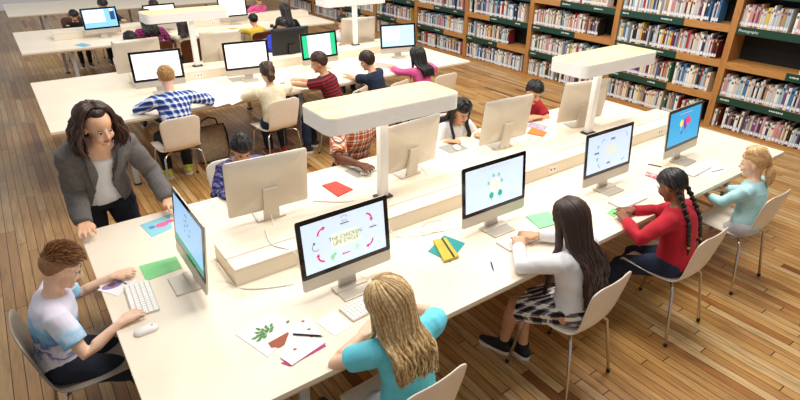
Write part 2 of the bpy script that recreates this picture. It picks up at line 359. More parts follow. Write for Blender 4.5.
def text_ob(name,txt,size,m,parent,M,ext=.0002,align='CENTER'):
    cu=bpy.data.curves.new(name,'FONT'); cu.body=txt; cu.size=size; cu.align_x=align; cu.align_y='CENTER'; cu.extrude=ext; cu.space_line=.9
    t=bpy.data.objects.new('tmp',cu); C.objects.link(t); dg=bpy.context.evaluated_depsgraph_get(); me=bpy.data.meshes.new_from_object(t.evaluated_get(dg)); bpy.data.objects.remove(t); bpy.data.curves.remove(cu)
    me.name=name; me.transform(M); me.materials.clear(); me.materials.append(m); o=bpy.data.objects.new(name,me); C.objects.link(o); o.parent=parent; return o
def monitor(x,y,rz,label,kind,dark=False,group='desktop monitors on the tables'):
    """(x,y): bottom middle of the glass"""
    o=place(monD if dark else monL,(x,y,T+.0005),rz,label,group)
    if kind is None: return o
    base={'blue0':'9CC8F0','chick':'D2E3F8','cyc':'CFE2F9','yel':'CADEF9','bal':'2FA3DC','white':'F1F3F7','green':'1FB57F','win':'A9D0F3','win2':'7DBDF0'}[kind]
    b=MB(); rect(b,0,0,.476,.268,emis('screen_'+kind,base,.72),0.0); b.v=[tuple(SX@V(p)) for p in b.v]; sc=b.build('screen',o)
    E=lambda n,c:emis('pixels_'+n,c,.72)
    b=MB()
    if kind=='chick':
        mg=E('magenta','D0266E')
        arc(b,-.12,.055,.038,.009,PI*1.0,PI*.55,mg); arc(b,.125,.06,.038,.009,PI*.45,0,mg); arc(b,.125,-.055,.038,.009,0,-PI*.45,mg); arc(b,-.13,-.055,.038,.009,-PI*.5,-PI*1.0,mg)
        rect(b,0,-.085,.035,.006,mg); poly_ic(b,[(-.018,-.076),(-.018,-.094),(-.03,-.085)],mg)
        rect(b,.0,.0,.16,.075,E('pale_yellow','EDF0D8'),.0003)
        dk=E('grey_text','6D6F78'); rect(b,0,.082,.05,.007,dk); rect(b,.165,.01,.045,.007,dk); rect(b,0,.096,.03,.003,dk)
        arc(b,-.17,.0,.022,.004,PI*1.8,PI*.6,dk); disc(b,-.178,.022,.007,dk); rect(b,-.165,-.028,.07,.003,E('pale_blue','B8D2EC'))
        gr=E('leaf','8FD08F'); disc(b,-.085,-.082,.011,gr,.016); disc(b,-.07,-.07,.009,gr); disc(b,.06,-.07,.012,E('pale_leaf','BEE0B8'),.016); rect(b,-.08,-.1,.004,.02,gr)
        arc(b,.0,.105,.02,.003,PI*.1,PI*.8,dk)
    if kind in('cyc','yel'):
        dk=E('grey_text','6D6F78'); g=E('tree_green','2FA98C'); rect(b,0,.115,.26,.004,E('pale_grey','B4B9C4'))
        if kind=='cyc':
            disc(b,0,.0,.045,E('pale_disc','E4E6D8'),z=.0003)
            for sx in(-.03,.042): disc(b,sx,-.062,.019,g,.021); rect(b,sx,-.09,.004,.02,g)
            for sx,sy in((-.055,.02),(.055,.015),(-.015,.062),(.03,.06)): disc(b,sx,sy,.011,E('sea_green','7CC0B4')); rect(b,sx,sy+.01,.003,.018,g)
        else:
            ye=E('yellow_text','E6E0A6')
            b3=MB(); [rect(b3,.02,r_,.13,.008,ye) for r_ in(.028,.012,-.004,-.02)]; b3.v=[tuple(SX@V(p)) for p in b3.v]; b3.build('screen_text',sc)
            for sx,sy,w in((.03,.082,.05),(-.14,.005,.05),(.0,-.09,.04)): rect(b,sx,sy,w,.014,dk)
            arc(b,.17,.08,.024,.005,PI*.5,0,dk); arc(b,.16,-.08,.024,.005,0,-PI*.5,dk); arc(b,-.09,-.085,.024,.005,-PI*.5,-PI,dk); arc(b,-.07,.07,.024,.005,PI,PI*.5,dk)
            disc(b,-.13,.05,.012,E('sea_green','7CC0B4')); disc(b,-.13,-.04,.014,E('sea_green','7CC0B4'))
    if kind=='bal':
        for sx,sy,c,n,r_ in((-.055,.03,'E9E36B','balloon_yellow',.026),(.035,.045,'E23A86','balloon_pink',.03),(.0,.03,'6B3FA8','balloon_purple',.026),(.01,-.005,'7C2C8E','balloon_violet',.02),(.07,.03,'E8507A','balloon_coral',.022),(-.04,-.045,'2D6FB4','balloon_blue',.016)): disc(b,sx,sy,r_,E(n,c),r_*1.15,z=.0006+r_*.01); rect(b,sx,sy-r_*1.8,.003,r_*1.4,E(n,c))
        rect(b,.0,.105,.2,.005,E('pale_grey','B4B9C4'))
    if kind=='blue0':
        for k in range(9): disc(b,-.05+.03*(k%4),.05-.03*(k//3)+.01*(k%2),.008,E('screen_grey','7890A8' if k%2 else '5E8F86')); 
        rect(b,.0,-.115,.476,.036,E('screen_teal','3E9A7C')); rect(b,-.02,.09,.05,.008,E('grey_text','6D6F78'))
    if kind=='green': rect(b,0,0,.33,.262,E('white_page','F6F4F8'),.0003); [rect(b,.0,.06-.035*k,.18,.006,E('rose_text','E8D3DA')) for k in range(4)]
    if kind=='win': rect(b,-.105,.03,.24,.17,E('white_page','F6F4F8'))
    if kind=='win2': rect(b,-.08,.035,.30,.185,E('white_page','F6F4F8')); rect(b,.185,.03,.07,.13,E('navy_block','1B3F74')); rect(b,.18,.11,.05,.035,E('white_page','F6F4F8')); rect(b,-.05,.05,.05,.004,E('grey_text','6D6F78'))
    if kind=='white': rect(b,-.15,.05,.03,.012,E('pale_grey','B4B9C4')); rect(b,.06,.1,.08,.004,E('pale_grey','B4B9C4')); rect(b,-.16,.0,.02,.01,E('pale_grey','B4B9C4'))
    if b.v:
        b.v=[tuple(SX@V(p)) for p in b.v]; b.build('screen_graphics',sc)
    if kind=='chick': text_ob('screen_text','THE CHICKEN\nLIFE CYCLE',.030,E('olive_text','66705A'),sc,SX@Matrix.Translation((0,.0,.0009)))
    return o
monitor(1.159,2.045,.006,'monitor showing THE CHICKEN LIFE CYCLE in front of the turquoise tee','chick')
monitor(2.223,2.06,-.011,'monitor with two green trees on its screen, before the girl in the plaid skirt','cyc')
monitor(3.286,2.005,-.015,'monitor with yellow text and small dark marks, before the girl in red','yel')
monitor(4.235,1.985,.038,'monitor with a bright blue screen of coloured balloons','bal')
monitor(.493,2.56,-PI/2,'monitor seen side-on facing the boy in tie-dye at the table end','blue0')
monitor(1.12,2.98,PI-.06,'monitor turned away, its large silver back left of the red folder',None)
monitor(2.25,3.0,PI+.09,'monitor turned away, its back right beside the first lamp post',None)
monitor(3.235,3.0,PI-.05,'monitor turned away, its back beside the girl with long black hair',None)
monitor(4.22,2.98,PI-.2,'monitor turned away, its back under the second lamp near the bookcases',None)
monitor(1.30,6.3,-.08,'monitor with blank white screen before the boy in blue check','white')
monitor(2.29,6.25,-.12,'monitor with blank white screen before the child in the cream cardigan','white')
monitor(3.27,6.28,.06,'monitor with a green-bordered page on its screen','green')
monitor(4.47,6.25,-.22,'monitor with a pale blue screen and white window, next to the bookcases','win')
monitor(1.27,7.13,PI+.04,'monitor turned away, leftmost of the backs on the second table',None)
monitor(2.28,7.12,PI-.03,'monitor turned away, right of the lamp post on the second table',None)
monitor(3.12,6.86,PI,'black-backed monitor left of the green-bordered screen',None,True)
monitor(4.33,7.10,PI-.2,'monitor turned away under the lamp by the bookcases on the second table',None)
monitor(1.36,9.98,.09,'monitor with blue screen, white window and navy block on the third table','win2')
monitor(2.25,9.9,.09,'monitor with blank white screen half hidden under the lamp board','white')
monitor(3.53,10.05,.02,'monitor with blank white screen farthest right on the third table','white')

# ------------------------------------------------------------------ desk items
def flat(name,px,h,m,label,cat,z=T,parent=None,group=None,m2=None):
    """thin sheet or pad whose corners lie on the table top"""
    P=[on(u,v,z+h) for u,v in px]; c=sum(P,V())/len(P); c.z=z+.0004
    b=MB(); b.prism([(p.x-c.x,p.y-c.y) for p in P],0,h,m,None,m2); o=b.build(name); o.location=c
    if label: tag(o,label,cat,group)
    return o,c
def sheet(name,c,w,d,rz,h,m,label,cat,z=T,m2=None,r=.002,group=None):
    b=MB(); b.prism(rrect(w,d,r,2),0,h,m,None,m2); o=b.build(name); o.location=(c[0],c[1],z+.0004); o.rotation_euler=(0,0,rz); tag(o,label,cat,group); return o
def make_keyboard():
    root=empty('keyboard',(0,0,0)); root['category']='keyboard'
    b=MB(); b.prism(rrect(.29,.125,.008,3),0,.008,M_alu); b.build('keyboard_base',root)
    b=MB()
    for r_ in range(5):
        for k in range(14):
            if r_==4 and 3<k<9: continue
            b.box((-.133+k*.0205,.047-r_*.0235,.0095),(.0165,.019,.003),M_key)
    b.box((-.133+6*.0205,.047-4*.0235,.0095),(.099,.019,.003),M_key); o=b.build('keys',root); o['kind']='stuff'
    return root
kb=make_keyboard()
def keyboard(x,y,rz,label): return place(kb,(x,y,T+.0005),rz,label,'white keyboards on the tables')
keyboard(.235,2.555,-PI/2-.05,'white keyboard in front of the boy in the tie-dye tee')
keyboard(1.16,1.86,.1,'white keyboard behind the head of the girl in turquoise')
keyboard(2.24,1.855,.02,'white keyboard under the hands of the girl in the plaid skirt')
keyboard(3.25,1.79,.0,'white keyboard left of the girl in red')
keyboard(4.15,1.80,.05,'white keyboard below the balloon screen')
def make_mouse():
    root=empty('computer_mouse',(0,0,0)); root['category']='mouse'
    b=MB(); rings=[]
    for z,s_ in((0,.93),(.006,1),(.014,.93),(.020,.72),(.024,.4),(.0255,.12)): rings.append([V((x*s_,y*s_-(1-s_)*.006,z)) for x,y in rrect(.058,.112,.028,5)])
    b.loft(rings,M_wplas); b.build('mouse_body',root,True)
    b=MB(); b.ell((0,.028,.0225),(.004,.006,.004),M_legw); b.build('scroll_ball',root,True)
    return root
ms=make_mouse()
def mouse(px,rz,label,z=T): c=on(px[0],px[1],z+.012); return place(ms,(c.x,c.y,z+.0005),rz,label,'white computer mice')
mouse((146,329),-PI/2,'white mouse below the keyboard of the boy in tie-dye')
PADH=.003
def pad(px,rz,label,nm='mouse_pad'):
    c=on(px[0],px[1],T); return sheet(nm,c,.2,.17,rz,PADH,mat('pad_grey','A8A49C',.7,nz=('9D998F',50,1)),label,'mouse pad',r=.01)
pad((361,171),.1,'grey mouse pad under the hand of the boy in orange plaid'); mouse((365,171),-.9,'white mouse held by the boy in orange plaid',T+PADH)
pad((453,148),0,'grey mouse pad between two monitor backs'); mouse((457,147),-.5,'white mouse on the grey pad between two monitor backs',T+PADH)
mouse((398,258),.1,'white mouse beside the yellow notebook') if False else None
cG=mat('sheet_green','7FCB86',.7,nz=('86D18E',10,1)); cT=mat('sheet_mint','8ED6A0',.7); 
flat('paper_sheet',[(139,266),(176,256),(182,268),(146,281)],.002,cG,'green paper sheet between the keyboard and the side-on monitor','paper')
flat('folder',[(526,216),(548,211),(562,222),(540,228)],.008,cT,'mint green folder beside the monitor with the green trees','folder')
o,c=flat('picture_sheet',[(140,225),(170,214),(172,228),(152,237)],.002,mat('sheet_aqua','8CCBDD',.7),'light blue picture sheet with pink blots by the side-on monitor','paper')
b=MB(); P=on(162,225,T)-V((c.x,c.y,T)); disc(b,P.x,P.y,.04,mat('print_pink','E36A9C',.7),.03,z=.0026); disc(b,P.x+.05,P.y+.02,.03,mat('print_pink','E36A9C',.7),.02,z=.0028); disc(b,P.x-.06,P.y-.0,.02,mat('print_blue','4E8FC0',.7),.02,z=.0027); b.build('printed_picture',o)
o,c=flat('worksheet',[(97,290),(118,277),(138,280),(118,296)],.002,M_paper,'white worksheet with a purple picture under the arm of the boy in tie-dye','paper')
b=MB(); P=on(112,286,T)-V((c.x,c.y,T)); disc(b,P.x,P.y,.05,mat('print_violet','8E7BB8',.7),.03,z=.0026); disc(b,P.x+.0,P.y+.01,.02,mat('print_brown','7A4A3C',.7),.02,z=.0028); b.build('printed_picture',o)
# teal folder with yellow notebook
o,c=flat('folder',[(428,251),(444,235),(465,243),(450,262)],.004,mat('folder_teal','149A9A',.6),'teal folder under the yellow notebook','folder')
P=[on(u,v,T+.016) for u,v in [(433,240),(446,238),(459,256),(444,261)]]; cc=sum(P,V())/4
b=MB(); b.prism([(p.x-cc.x,p.y-cc.y) for p in P],0,.013,mat('notebook_mustard','D9C04A',.6,nz=('CDB23C',30,1)))
nb=b.build('notebook'); nb.location=(cc.x,cc.y,T+.0052); tag(nb,'mustard yellow notebook with a black elastic band on the teal folder','notebook')
q=[p-cc for p in P]; b=MB(); a_=q[0].lerp(q[1],.68); d_=q[3].lerp(q[2],.68); w_=(q[1]-q[0]).normalized()*.006
b.quad([(a_-w_).to_tuple()[:2]+(.0145,),(a_+w_).to_tuple()[:2]+(.0145,),(d_+w_).to_tuple()[:2]+(.0145,),(d_-w_).to_tuple()[:2]+(.0145,)],M_dark); b.build('elastic_band',nb)
# papers in front of monitor 2
o,c=flat('worksheet',[(460,262),(487,248),(506,262),(484,280)],.002,M_paper,'white printed sheet with a pencil, right of the yellow notebook','paper')
b=MB(); 
for k in range(6): rect(b,-.02,.06-.024*k,.13,.003,mat('print_grey','C9C4CC',.7),.0026)
b.build('printed_lines',o)
def pencil(p0,p1,m,label,name='pencil',z=T):
    A=on(*p0,z+.005); B_=on(*p1,z+.005); c=(A+B_)/2; root=empty(name,(c.x,c.y,z+.0004),0,label,name)
    a=A-c; d=B_-c; a.z=d.z=.0045; u=(d-a).normalized()
    b=MB(); b.tube([a,d-u*.014],.0042,m,6,'flat'); b.build('barrel',root)
    b=MB(); b.tube([d-u*.014,d],[.0042,.0008],M_dark if m!=M_dark else M_edge,6,'flat'); b.build('tip',root); return root
pencil((491,262),(494,272),M_dark,'black pencil on the printed sheet near the hands in white sleeves',z=T+.0025)
pencil((293,334),(324,336),M_dark,'black pencil lying across the plant worksheet',z=T+.0085)
pencil((537,233),(554,236),mat('pencil_blue','5C7A9C',.5),'grey-blue pencil below the mint green folder')
pencil((648,164),(663,167),M_dark,'black pencil below the yellow-text monitor')
pencil((712,172),(724,169),mat('pen_grey','9A948E',.5),'grey pen on the paper in front of the blonde girl in light blue','pen')
pencil((112,277),(127,284),mat('pen_grey','9A948E',.5),'grey pen beside the left keyboard','pen')
# plant worksheets
flat('folder',[(281,363),(322,341),(326,346),(290,366)],.003,mat('folder_magenta','C0307E',.6),'magenta folder sticking out from under the plant worksheet','folder')
o,c=flat('worksheet',[(235,334),(272,311),(297,327),(268,357)],.003,M_paper,'white worksheet with a drawing of a green plant, left of the black pencil','paper')
def onl(u,v,c,z): p=on(u,v,T+z); return (p.x-c.x,p.y-c.y)
b=MB(); lf=mat('print_leaf','4F8A4A',.7); bn=mat('print_clay','A0543A',.7)
b.add([onl(u,v,c,.0036)+(.0036,) for u,v in ((268,343),(288,332),(293,338),(280,347),(271,348))],[(0,1,2,3,4)],bn)
rng=random.Random(3)
for k in range(16):
    a=PI*k/15; x,y=onl(268,334,c,.004); r_=.030+.012*rng.random(); q_=.022+.05*((k*7)%5)/5; cx,cy=x+math.cos(a+.5)*q_,y+math.sin(a+.5)*q_; dx,dy=math.cos(a+.5),math.sin(a+.5)
    b.add([(cx-dx*r_*.5,cy-dy*r_*.5,.004+k*.00005),(cx-dy*.0085,cy+dx*.0085,.004+k*.00005),(cx+dx*r_*.5,cy+dy*r_*.5,.004+k*.00005),(cx+dy*.0085,cy-dx*.0085,.004+k*.00005)],[(0,1,2,3)],lf)
b.build('printed_plant',o)
o2,c2=flat('worksheet',[(280,357),(291,328),(309,316),(326,342),(292,365)],.004,M_paper,'white worksheet with small pictures under the black pencil','paper',z=T+.0038)
b=MB(); 
for u,v,m in((288,322,lf),(312,337,bn),(303,322,bn),(295,350,bn),(309,330,lf)): x,y=onl(u,v,c2,.0042); disc(b,x,y,.009,m,.007,z=.0046)
b.build('printed_picture',o2)
flat('paper_sheet',[(316,322),(334,310),(352,326),(335,336)],.002,M_paper,'blank white sheet between the pencil and the blonde hair of the girl in turquoise','paper')
o,c=flat('folder',[(322,185),(336,181),(353,189),(338,196)],.008,mat('folder_red','D33A26',.6,nz=('C93420',20,1)),'red folder beside the first lamp post','folder')
o,c=flat('folder',[(527,133),(532,127),(547,132),(543,136)],.008,mat('folder_orange','EE7A36',.6),'orange folder before the boy in dark red','folder')
o,c=flat('magazine',[(527,126),(531,122),(547,126),(544,131)],.006,mat('magazine_violet','8C7AA0',.6,nz=('C0B4C0',60,1)),'small violet and grey magazine behind the orange folder','magazine')
o,c=flat('pencil_case',[(645,174),(647,171),(668,178),(666,182)],.012,mat('case_crimson','B8324E',.6,nz=('E9C9C9',45,1)),'narrow crimson and white pencil case left of the girl with braids','pencil case')
flat('worksheet',[(690,171),(708,160),(730,168),(712,180)],.002,M_paper,'white sheet in front of the blonde girl in light blue','paper')
flat('worksheet',[(645,190),(652,186),(668,192),(662,197)],.002,M_paper,'white sheet just left of the braided head','paper')
flat('paper_sheet',[(607,213),(613,208),(620,211),(614,217)],.003,cG,'small green card near the right arm of the girl in white','paper')
flat('paper_sheet',[(408,262),(420,258),(428,268),(417,273)],.003,cG,'green card right of the blonde hair')if False else None
flat('worksheet',[(190,103),(228,93),(240,100),(216,107)],.002,M_paper,'white worksheet by the elbow of the boy in blue check','paper')
o,c=flat('worksheet',[(218,97),(246,89),(262,92),(232,105)],.002,mat('paper_pinkish','F2E2DE',.8),'pinkish worksheet between the blue check and the cream cardigan','paper',z=T+.0028)
flat('paper_sheet',[(372,66),(376,62),(398,65),(396,70)],.002,mat('paper_pink','F0A8A0',.8),'long pink sheet between the child in navy and the girl in pink','paper')
flat('paper_sheet',[(74,45),(82,43),(91,45),(84,47)],.003,mat('sheet_sky','6FB4CF',.7),'small blue card below the blue screen on the third table','paper')
flat('paper_sheet',[(155,33),(168,32),(170,37),(156,39)],.002,M_paper,'white sheet before the child with the bob on the third table','paper')
flat('paper_sheet',[(320,66),(345,62),(350,66),(328,70)],.002,mat('paper_peach','F3DCCB',.8),'pale sheet on the second table between the striped tee and navy','paper')
pad((238,79),0,'grey mouse pad in front of the white screen by the cream cardigan')
# cables
def cable(pts,label,r=.004,m=M_wplas):
    P=[V(p) for p in pts]; c=V((P[0].x,P[0].y,P[0].z)); Q=[]
    for i in range(len(P)-1):
        a=P[max(i-1,0)];b_=P[i];d=P[i+1];e=P[min(i+2,len(P)-1)]
        for k in range(6):
            t=k/6; Q.append(.5*((2*b_)+(d-a)*t+(2*a-5*b_+4*d-e)*t*t+(3*b_-a-3*d+e)*t**3)-c)
    Q.append(P[-1]-c); b=MB(); b.tube(Q,r,m,6); o=b.build('power_cable',None,True); o.location=c; tag(o,label,'cable'); return o
zt=T+.108; z0=T+.005
cable([(1.12,3.0,T+.09),(1.1,2.9,z0+.01),(1.05,2.78,z0),(.98,2.715,T+.06),(.96,2.66,zt),(.93,2.5,zt),(1.0,2.385,zt-.01),(1.04,2.35,z0+.02),(1.1,2.28,z0),(1.2,2.2,z0)],'white cable draped over the cable box toward the chicken life cycle monitor')
cable([(.62,2.5,T+.1),(.66,2.42,z0),(.70,2.33,z0),(.85,2.25,z0),(1.05,2.2,z0),(1.13,2.13,T+.09)],'white cable curling behind the side-on monitor')
cable([(1.63,2.37,T+.05),(1.66,2.30,z0),(1.85,2.22,z0),(2.0,2.3,z0),(1.9,2.34,z0+.006),(1.8,2.25,z0+.01),(2.05,2.17,z0),(2.2,2.14,T+.09)],'white cable coiled left of the monitor with green trees')
cable([(2.3,3.0,T+.09),(2.36,2.9,z0),(2.28,2.78,z0),(2.16,2.8,z0),(2.1,2.74,z0)],'white cable hanging at the monitor back by the lamp post')
cable([(3.3,2.98,T+.09),(3.4,2.9,z0),(3.42,2.8,z0),(3.3,2.74,z0)],'white cable at the monitor back by the girl with long black hair')
cable([(1.45,3.02,z0),(1.6,2.9,z0),(1.72,2.86,z0),(1.9,2.85,z0),(1.95,2.9,z0)],'thin white cable beside the red folder')
cable([(4.3,2.96,T+.09),(4.36,2.86,z0),(4.2,2.78,z0),(4.05,2.75,z0)],'white cable at the monitor back under the second lamp')

# ------------------------------------------------------------------ people
def skin(name,c,c2): return mat('skin_'+name,c,.55,nz=(c2,12,1))
SK={'fair':skin('fair','F3CBAE','EDBEA0'),'tan':skin('tan','DBA882','D39C76'),'dark':skin('dark','6E4029','643822'),'brown':skin('brown','8A5637','7E4C30'),'light':skin('light','ECBD9C','E4B08E')}
LIP=mat('lips','B8605A',.5); EYW=mat('eye_white','D9D1C8',.5); IRI=mat('iris','2A1A12',.2)
def remesh(b,name,vox,sm=3,mats=None,disp=0,dsc=9,seed=0):
    me=b.mesh(name); o=bpy.data.objects.new('t',me); C.objects.link(o)
    m=o.modifiers.new('r','REMESH'); m.mode='VOXEL'; m.voxel_size=vox; m.use_smooth_shade=True
    m=o.modifiers.new('s','SMOOTH'); m.iterations=sm; m.factor=.5
    dg=bpy.context.evaluated_depsgraph_get(); r=bpy.data.meshes.new_from_object(o.evaluated_get(dg)); bpy.data.objects.remove(o); bpy.data.meshes.remove(me)
    r.name=name
    if disp:
        ns=[v.normal.copy() for v in r.vertices]
        for v,n in zip(r.vertices,ns):
            p=v.co*dsc+V((seed,seed*.7,0)); q=V((p.x+noise.noise(p*.6)*1.2,p.y,p.z*1.9)); v.co+=n*(noise.noise(q)*disp)
    r.materials.clear()
    for x in (mats or [b.mats[0]]): r.materials.append(x)
    r.polygons.foreach_set('material_index',[0]*len(r.polygons)); r.polygons.foreach_set('use_smooth',[True]*len(r.polygons))
    return r
def ik(a,c,l1,l2,pole):
    d=c-a; L=d.length
    if L>(l1+l2)*.995: c=a+d*((l1+l2)*.995/L); d=c-a; L=d.length
    L=max(L,abs(l1-l2)+.01); x=(l1*l1-l2*l2+L*L)/(2*L); h=math.sqrt(max(l1*l1-x*x,0)); u=d.normalized(); p=(pole-u*pole.dot(u)).normalized()
    return a+u*x+p*h,c
def uvfrom(me,P,rt,fw,up,k=.8):
    uv=me.uv_layers.new(name='UVMap'); vs=[((v.co-P).dot(rt)+(v.co-P).dot(fw)*k,(v.co-P).dot(up)+(v.co-P).dot(fw)*.25) for v in me.vertices]
    for l in me.loops: uv.data[l.index].uv=vs[l.vertex_index]
def link(me,name,root,base):
    me.transform(Matrix.Translation(-base)); o=bpy.data.objects.new(name,me); C.objects.link(o); o.parent=root; return o
TR=[(-.07,.105,.095),(-.02,.132,.105),(.05,.128,.098),(.13,.115,.088),(.22,.125,.094),(.30,.142,.092),(.345,.140,.080),(.372,.105,.066),(.392,.062,.052),(.41,.043,.044),(.47,.038,.042)]
def person(label,P,yaw,k=1.,lean=12,lean2=None,side=0,twist=0,look=None,roll=0,hands=None,feet=None,stand=False,skin='fair',hair=None,shirt=None,sleeve=2.,pants=None,plen=2.,shoes='shoe_dark',vox=.008,base=None,
           skirt=None,armpole=(.7,-.3,-1),hk=None,open_jacket=None,group=None,grip=False,torso=1.,sock=None,kneew=.09,shirt_name='shirt',cat='person'):
    P=V(P); fw=V((math.cos(yaw),math.sin(yaw),0)); rt=V((math.sin(yaw),-math.cos(yaw),0)); Z=V((0,0,1))
    if lean2 is None: lean2=lean*1.4+4
    def updir(l,s): l,s=math.radians(l),math.radians(s); return (Z*math.cos(l)*math.cos(s)+fw*math.sin(l)+rt*math.sin(s)).normalized()
    u0=updir(lean,side*.6); u1=updir(lean2,side)
    tw=math.radians(twist); rt1=(rt*math.cos(tw)+fw*math.sin(tw))
    def sp(t):
        t=t*k*torso; h=.2*k*torso; w=.10*k
        if t<h-w: return P+u0*t,u0
        if t>h+w: return P+u0*h+u1*(t-h),u1
        s=(t-(h-w))/(2*w); u=(u0*(1-s)+u1*s).normalized(); return P+u0*(h-w)+ (u0*(1-s*.5)+u1*s*.5)*(t-(h-w)),u
    def frame(t):
        p,u=sp(t); s=min(1,max(0,t/.3)); r=(rt*(1-s)+rt1*s); r=(r-u*r.dot(u)).normalized(); return p,u,r,u.cross(r)   # u x r = forward
    def torsorings(lo,hi,inf,rk=1.):
        rings=[]
        ts=[t for t in TR if lo<=t[0]<=hi]
        for t,w,d in ts:
            p,u,r,f=frame(t); rings.append([p+(r*math.cos(2*PI*j/20)*(w*k*rk+inf)+f*math.sin(2*PI*j/20)*(d*k*rk+inf)) for j in range(20)])
        return rings
    ps,us,rs,fs_=frame(.335); sh={+1:ps+rs*.142*k,-1:ps-rs*.142*k}
    # arms
    hands=hands or {}; arm={}
    for s in (1,-1):
        tgt=hands.get(s); 
        if tgt is None: tgt=P+fw*.30*k+rt*s*.10*k+Z*.10*k
        tgt=V(tgt); W0=sh[s]+(tgt-sh[s])*.8
        ap=rs*s*armpole[0]+fs_*armpole[1]+Z*armpole[2]
        el,wr=ik(sh[s],tgt+Z*.012*k-(tgt-sh[s]).normalized()*.0,.225*k,.205*k+.05*k,ap)
        d=(wr-el).normalized(); palm=wr; wr=wr-d*.055*k
        arm[s]=(sh[s],el,wr,palm,d)
    # legs
    leg={}
    for s in (1,-1):
        hip=P+rt*s*.075*k-Z*.01*k
        ft=V(feet[s]) if feet and s in feet else (P+fw*.30*k+rt*s*.08*k)
        ft=V((ft.x,ft.y,ft.z if feet and s in feet and ft.z>.02 else .0)); an=V((ft.x,ft.y,ft.z+.065*k))
        pole=fw*1.0+Z*(.0 if stand else 1.6)+rt*s*kneew
        kn,an=ik(hip,an,.35*k,.34*k,pole); leg[s]=(hip,kn,an)
    b=MB(); m=SK[skin]
    b.loft(torsorings(-.07,.47,0),m)
    for s in (1,-1):
        a,e,w,pl,d=arm[s]
        b.tube([a-rs*s*.03*k,a,a.lerp(e,.5),e,e.lerp(w,.3),e.lerp(w,.7),w],[.045*k,.046*k,.037*k,.031*k,.032*k,.026*k,.020*k],m,12)
        # hand
        n=Z-d*d.z; n=n.normalized() if n.length>.05 else fs_; hd=d-n*d.dot(n)*.5
        hd=(d+ V((0,0,-d.z*.8))).normalized() if not grip else d
        sd=hd.cross(n).normalized()   # right of hand seen from above
        n=sd.cross(hd).normalized(); h=k
        for j in range(4):
            off=(j-1.5)*.0175*h; p0=w+sd*off*.6; p1=w+hd*.062*h+sd*off+n*.002
            b.tube([p0,p0.lerp(p1,.5)+n*.003,p1],[.012*h,.0125*h,.0115*h],m,8)
            L=(.062,.07,.066,.052)[j if s==-1 else 3-j]*h; sp_=sd*off*.25
            q1=p1+(hd*.85+n*.10)*L*.45+sp_; q2=q1+(hd*.85-n*.35)*L*.32+sp_*.6; q3=q2+(hd*.6-n*.65)*L*.25
            b.tube([p1,q1,q2,q3],[.0098*h,.0088*h,.0082*h,.0070*h],m,8)
        ts=-s  # thumb toward the body's middle
        t0=w+hd*.016*h+sd*ts*.018*h; t1=t0+(hd*.7+sd*ts*.6)*.03*h; t2=t1+(hd*.9+sd*ts*.25-n*.15)*.024*h
        b.tube([w+hd*.01,t0,t1,t2],[.012*h,.0125*h,.0105*h,.0085*h],m,8)
        hp,kn,an=leg[s]
        b.tube([hp,hp.lerp(kn,.5),kn,kn.lerp(an,.3),kn.lerp(an,.75),an],[.078*k,.066*k,.047*k,.047*k,.033*k,.030*k],m,12)
        fd=fw*1.0+rt*s*.15; 
        b.tube([an-Z*.03*k,an+fd*.06*k-Z*.035*k,an+fd*.13*k-Z*.042*k],[.033*k,.030*k,.02*k],m,10)
    # head
    hk=hk or (.93*min(1.05,.55+.45*k)); pn,un,rn,fn=frame(.45)
    L=V(look).normalized() if look else fn; hr=L.cross(Z).normalized(); hu=hr.cross(L).normalized()
    q=Quaternion(L,math.radians(roll)); hr=q@hr; hu=q@hu
    hc=pn+hu*.085*hk+L*.018*hk
    HM=Matrix((( hr.x,L.x,hu.x,hc.x),(hr.y,L.y,hu.y,hc.y),(hr.z,L.z,hu.z,hc.z),(0,0,0,1)))@Matrix.Scale(hk,4)
    b.ell((0,-.014,.030),(.073,.090,.082),m,HM,18,12); b.ell((0,.026,-.030),(.057,.056,.078),m,HM,16,10); b.ell((0,.058,-.088),(.024,.022,.020),m,HM); b.ell((0,-.02,-.03),(.055,.055,.06),m,HM)
    b.tube([(0,.078,.010),(0,.094,-.018),(0,.098,-.028)],[.007,.0095,.0105],m,8,M=HM); b.ell((.01,.087,-.030),(.008,.008,.007),m,HM);b.ell((-.01,.087,-.030),(.008,.008,.007),m,HM)
    for s in (1,-1): b.ell((s*.073,-.010,-.010),(.009,.017,.028),m,HM,10,7); b.ell((s*.032,.062,-.03),(.022,.02,.024),m,HM,10,7)
    b.tube([pn-un*.06*k,hc-hu*.05*hk-L*.022*hk],[.040*k,.044*hk],m,12)
    base=V(base) if base else V((P.x,P.y,0))
    root=empty('person',base,0,label,cat,group)
    me=remesh(b,'body',vox,2)
    # facial features joined into the one body mesh
    e=MB()
    for s in (1,-1):
        e.ell((s*.029,.0733,.006),(.0115,.009,.0052),EYW,HM,12,8); e.ell((s*.029,.0790,.0055),(.0068,.0046,.0058),IRI,HM,10,7)
        e.tube([(s*.014,.0835,.021),(s*.028,.084,.0255),(s*.045,.072,.021)],[.0012,.0019,.0010],(hair or {}).get('m',[IRI])[0],6,M=HM)
        e.tube([(s*.017,.081,.0115),(s*.029,.083,.0145),(s*.042,.074,.0105)],[.0012,.0018,.0012],IRI,6,M=HM)
    e.tube([(-.021,.074,-.056),(-.008,.0835,-.054),(0,.0845,-.0555),(.008,.0835,-.054),(.021,.074,-.056)],[.0016,.0036,.0032,.0036,.0016],LIP,8,M=HM)
    e.tube([(-.017,.076,-.0605),(0,.083,-.063),(.017,.076,-.0605)],[.0016,.0045,.0016],LIP,8,M=HM)
    em=e.mesh('e',True); bm=bmesh.new(); bm.from_mesh(me); nf=len(bm.faces); bm.from_mesh(em)
    bm.faces.ensure_lookup_table()
    for f in bm.faces[nf:]: f.material_index+=1
    bm.to_mesh(me); bm.free()
    for x in e.mats: me.materials.append(x)
    link(me,'body',root,base)
    vx=max(vox,.008)
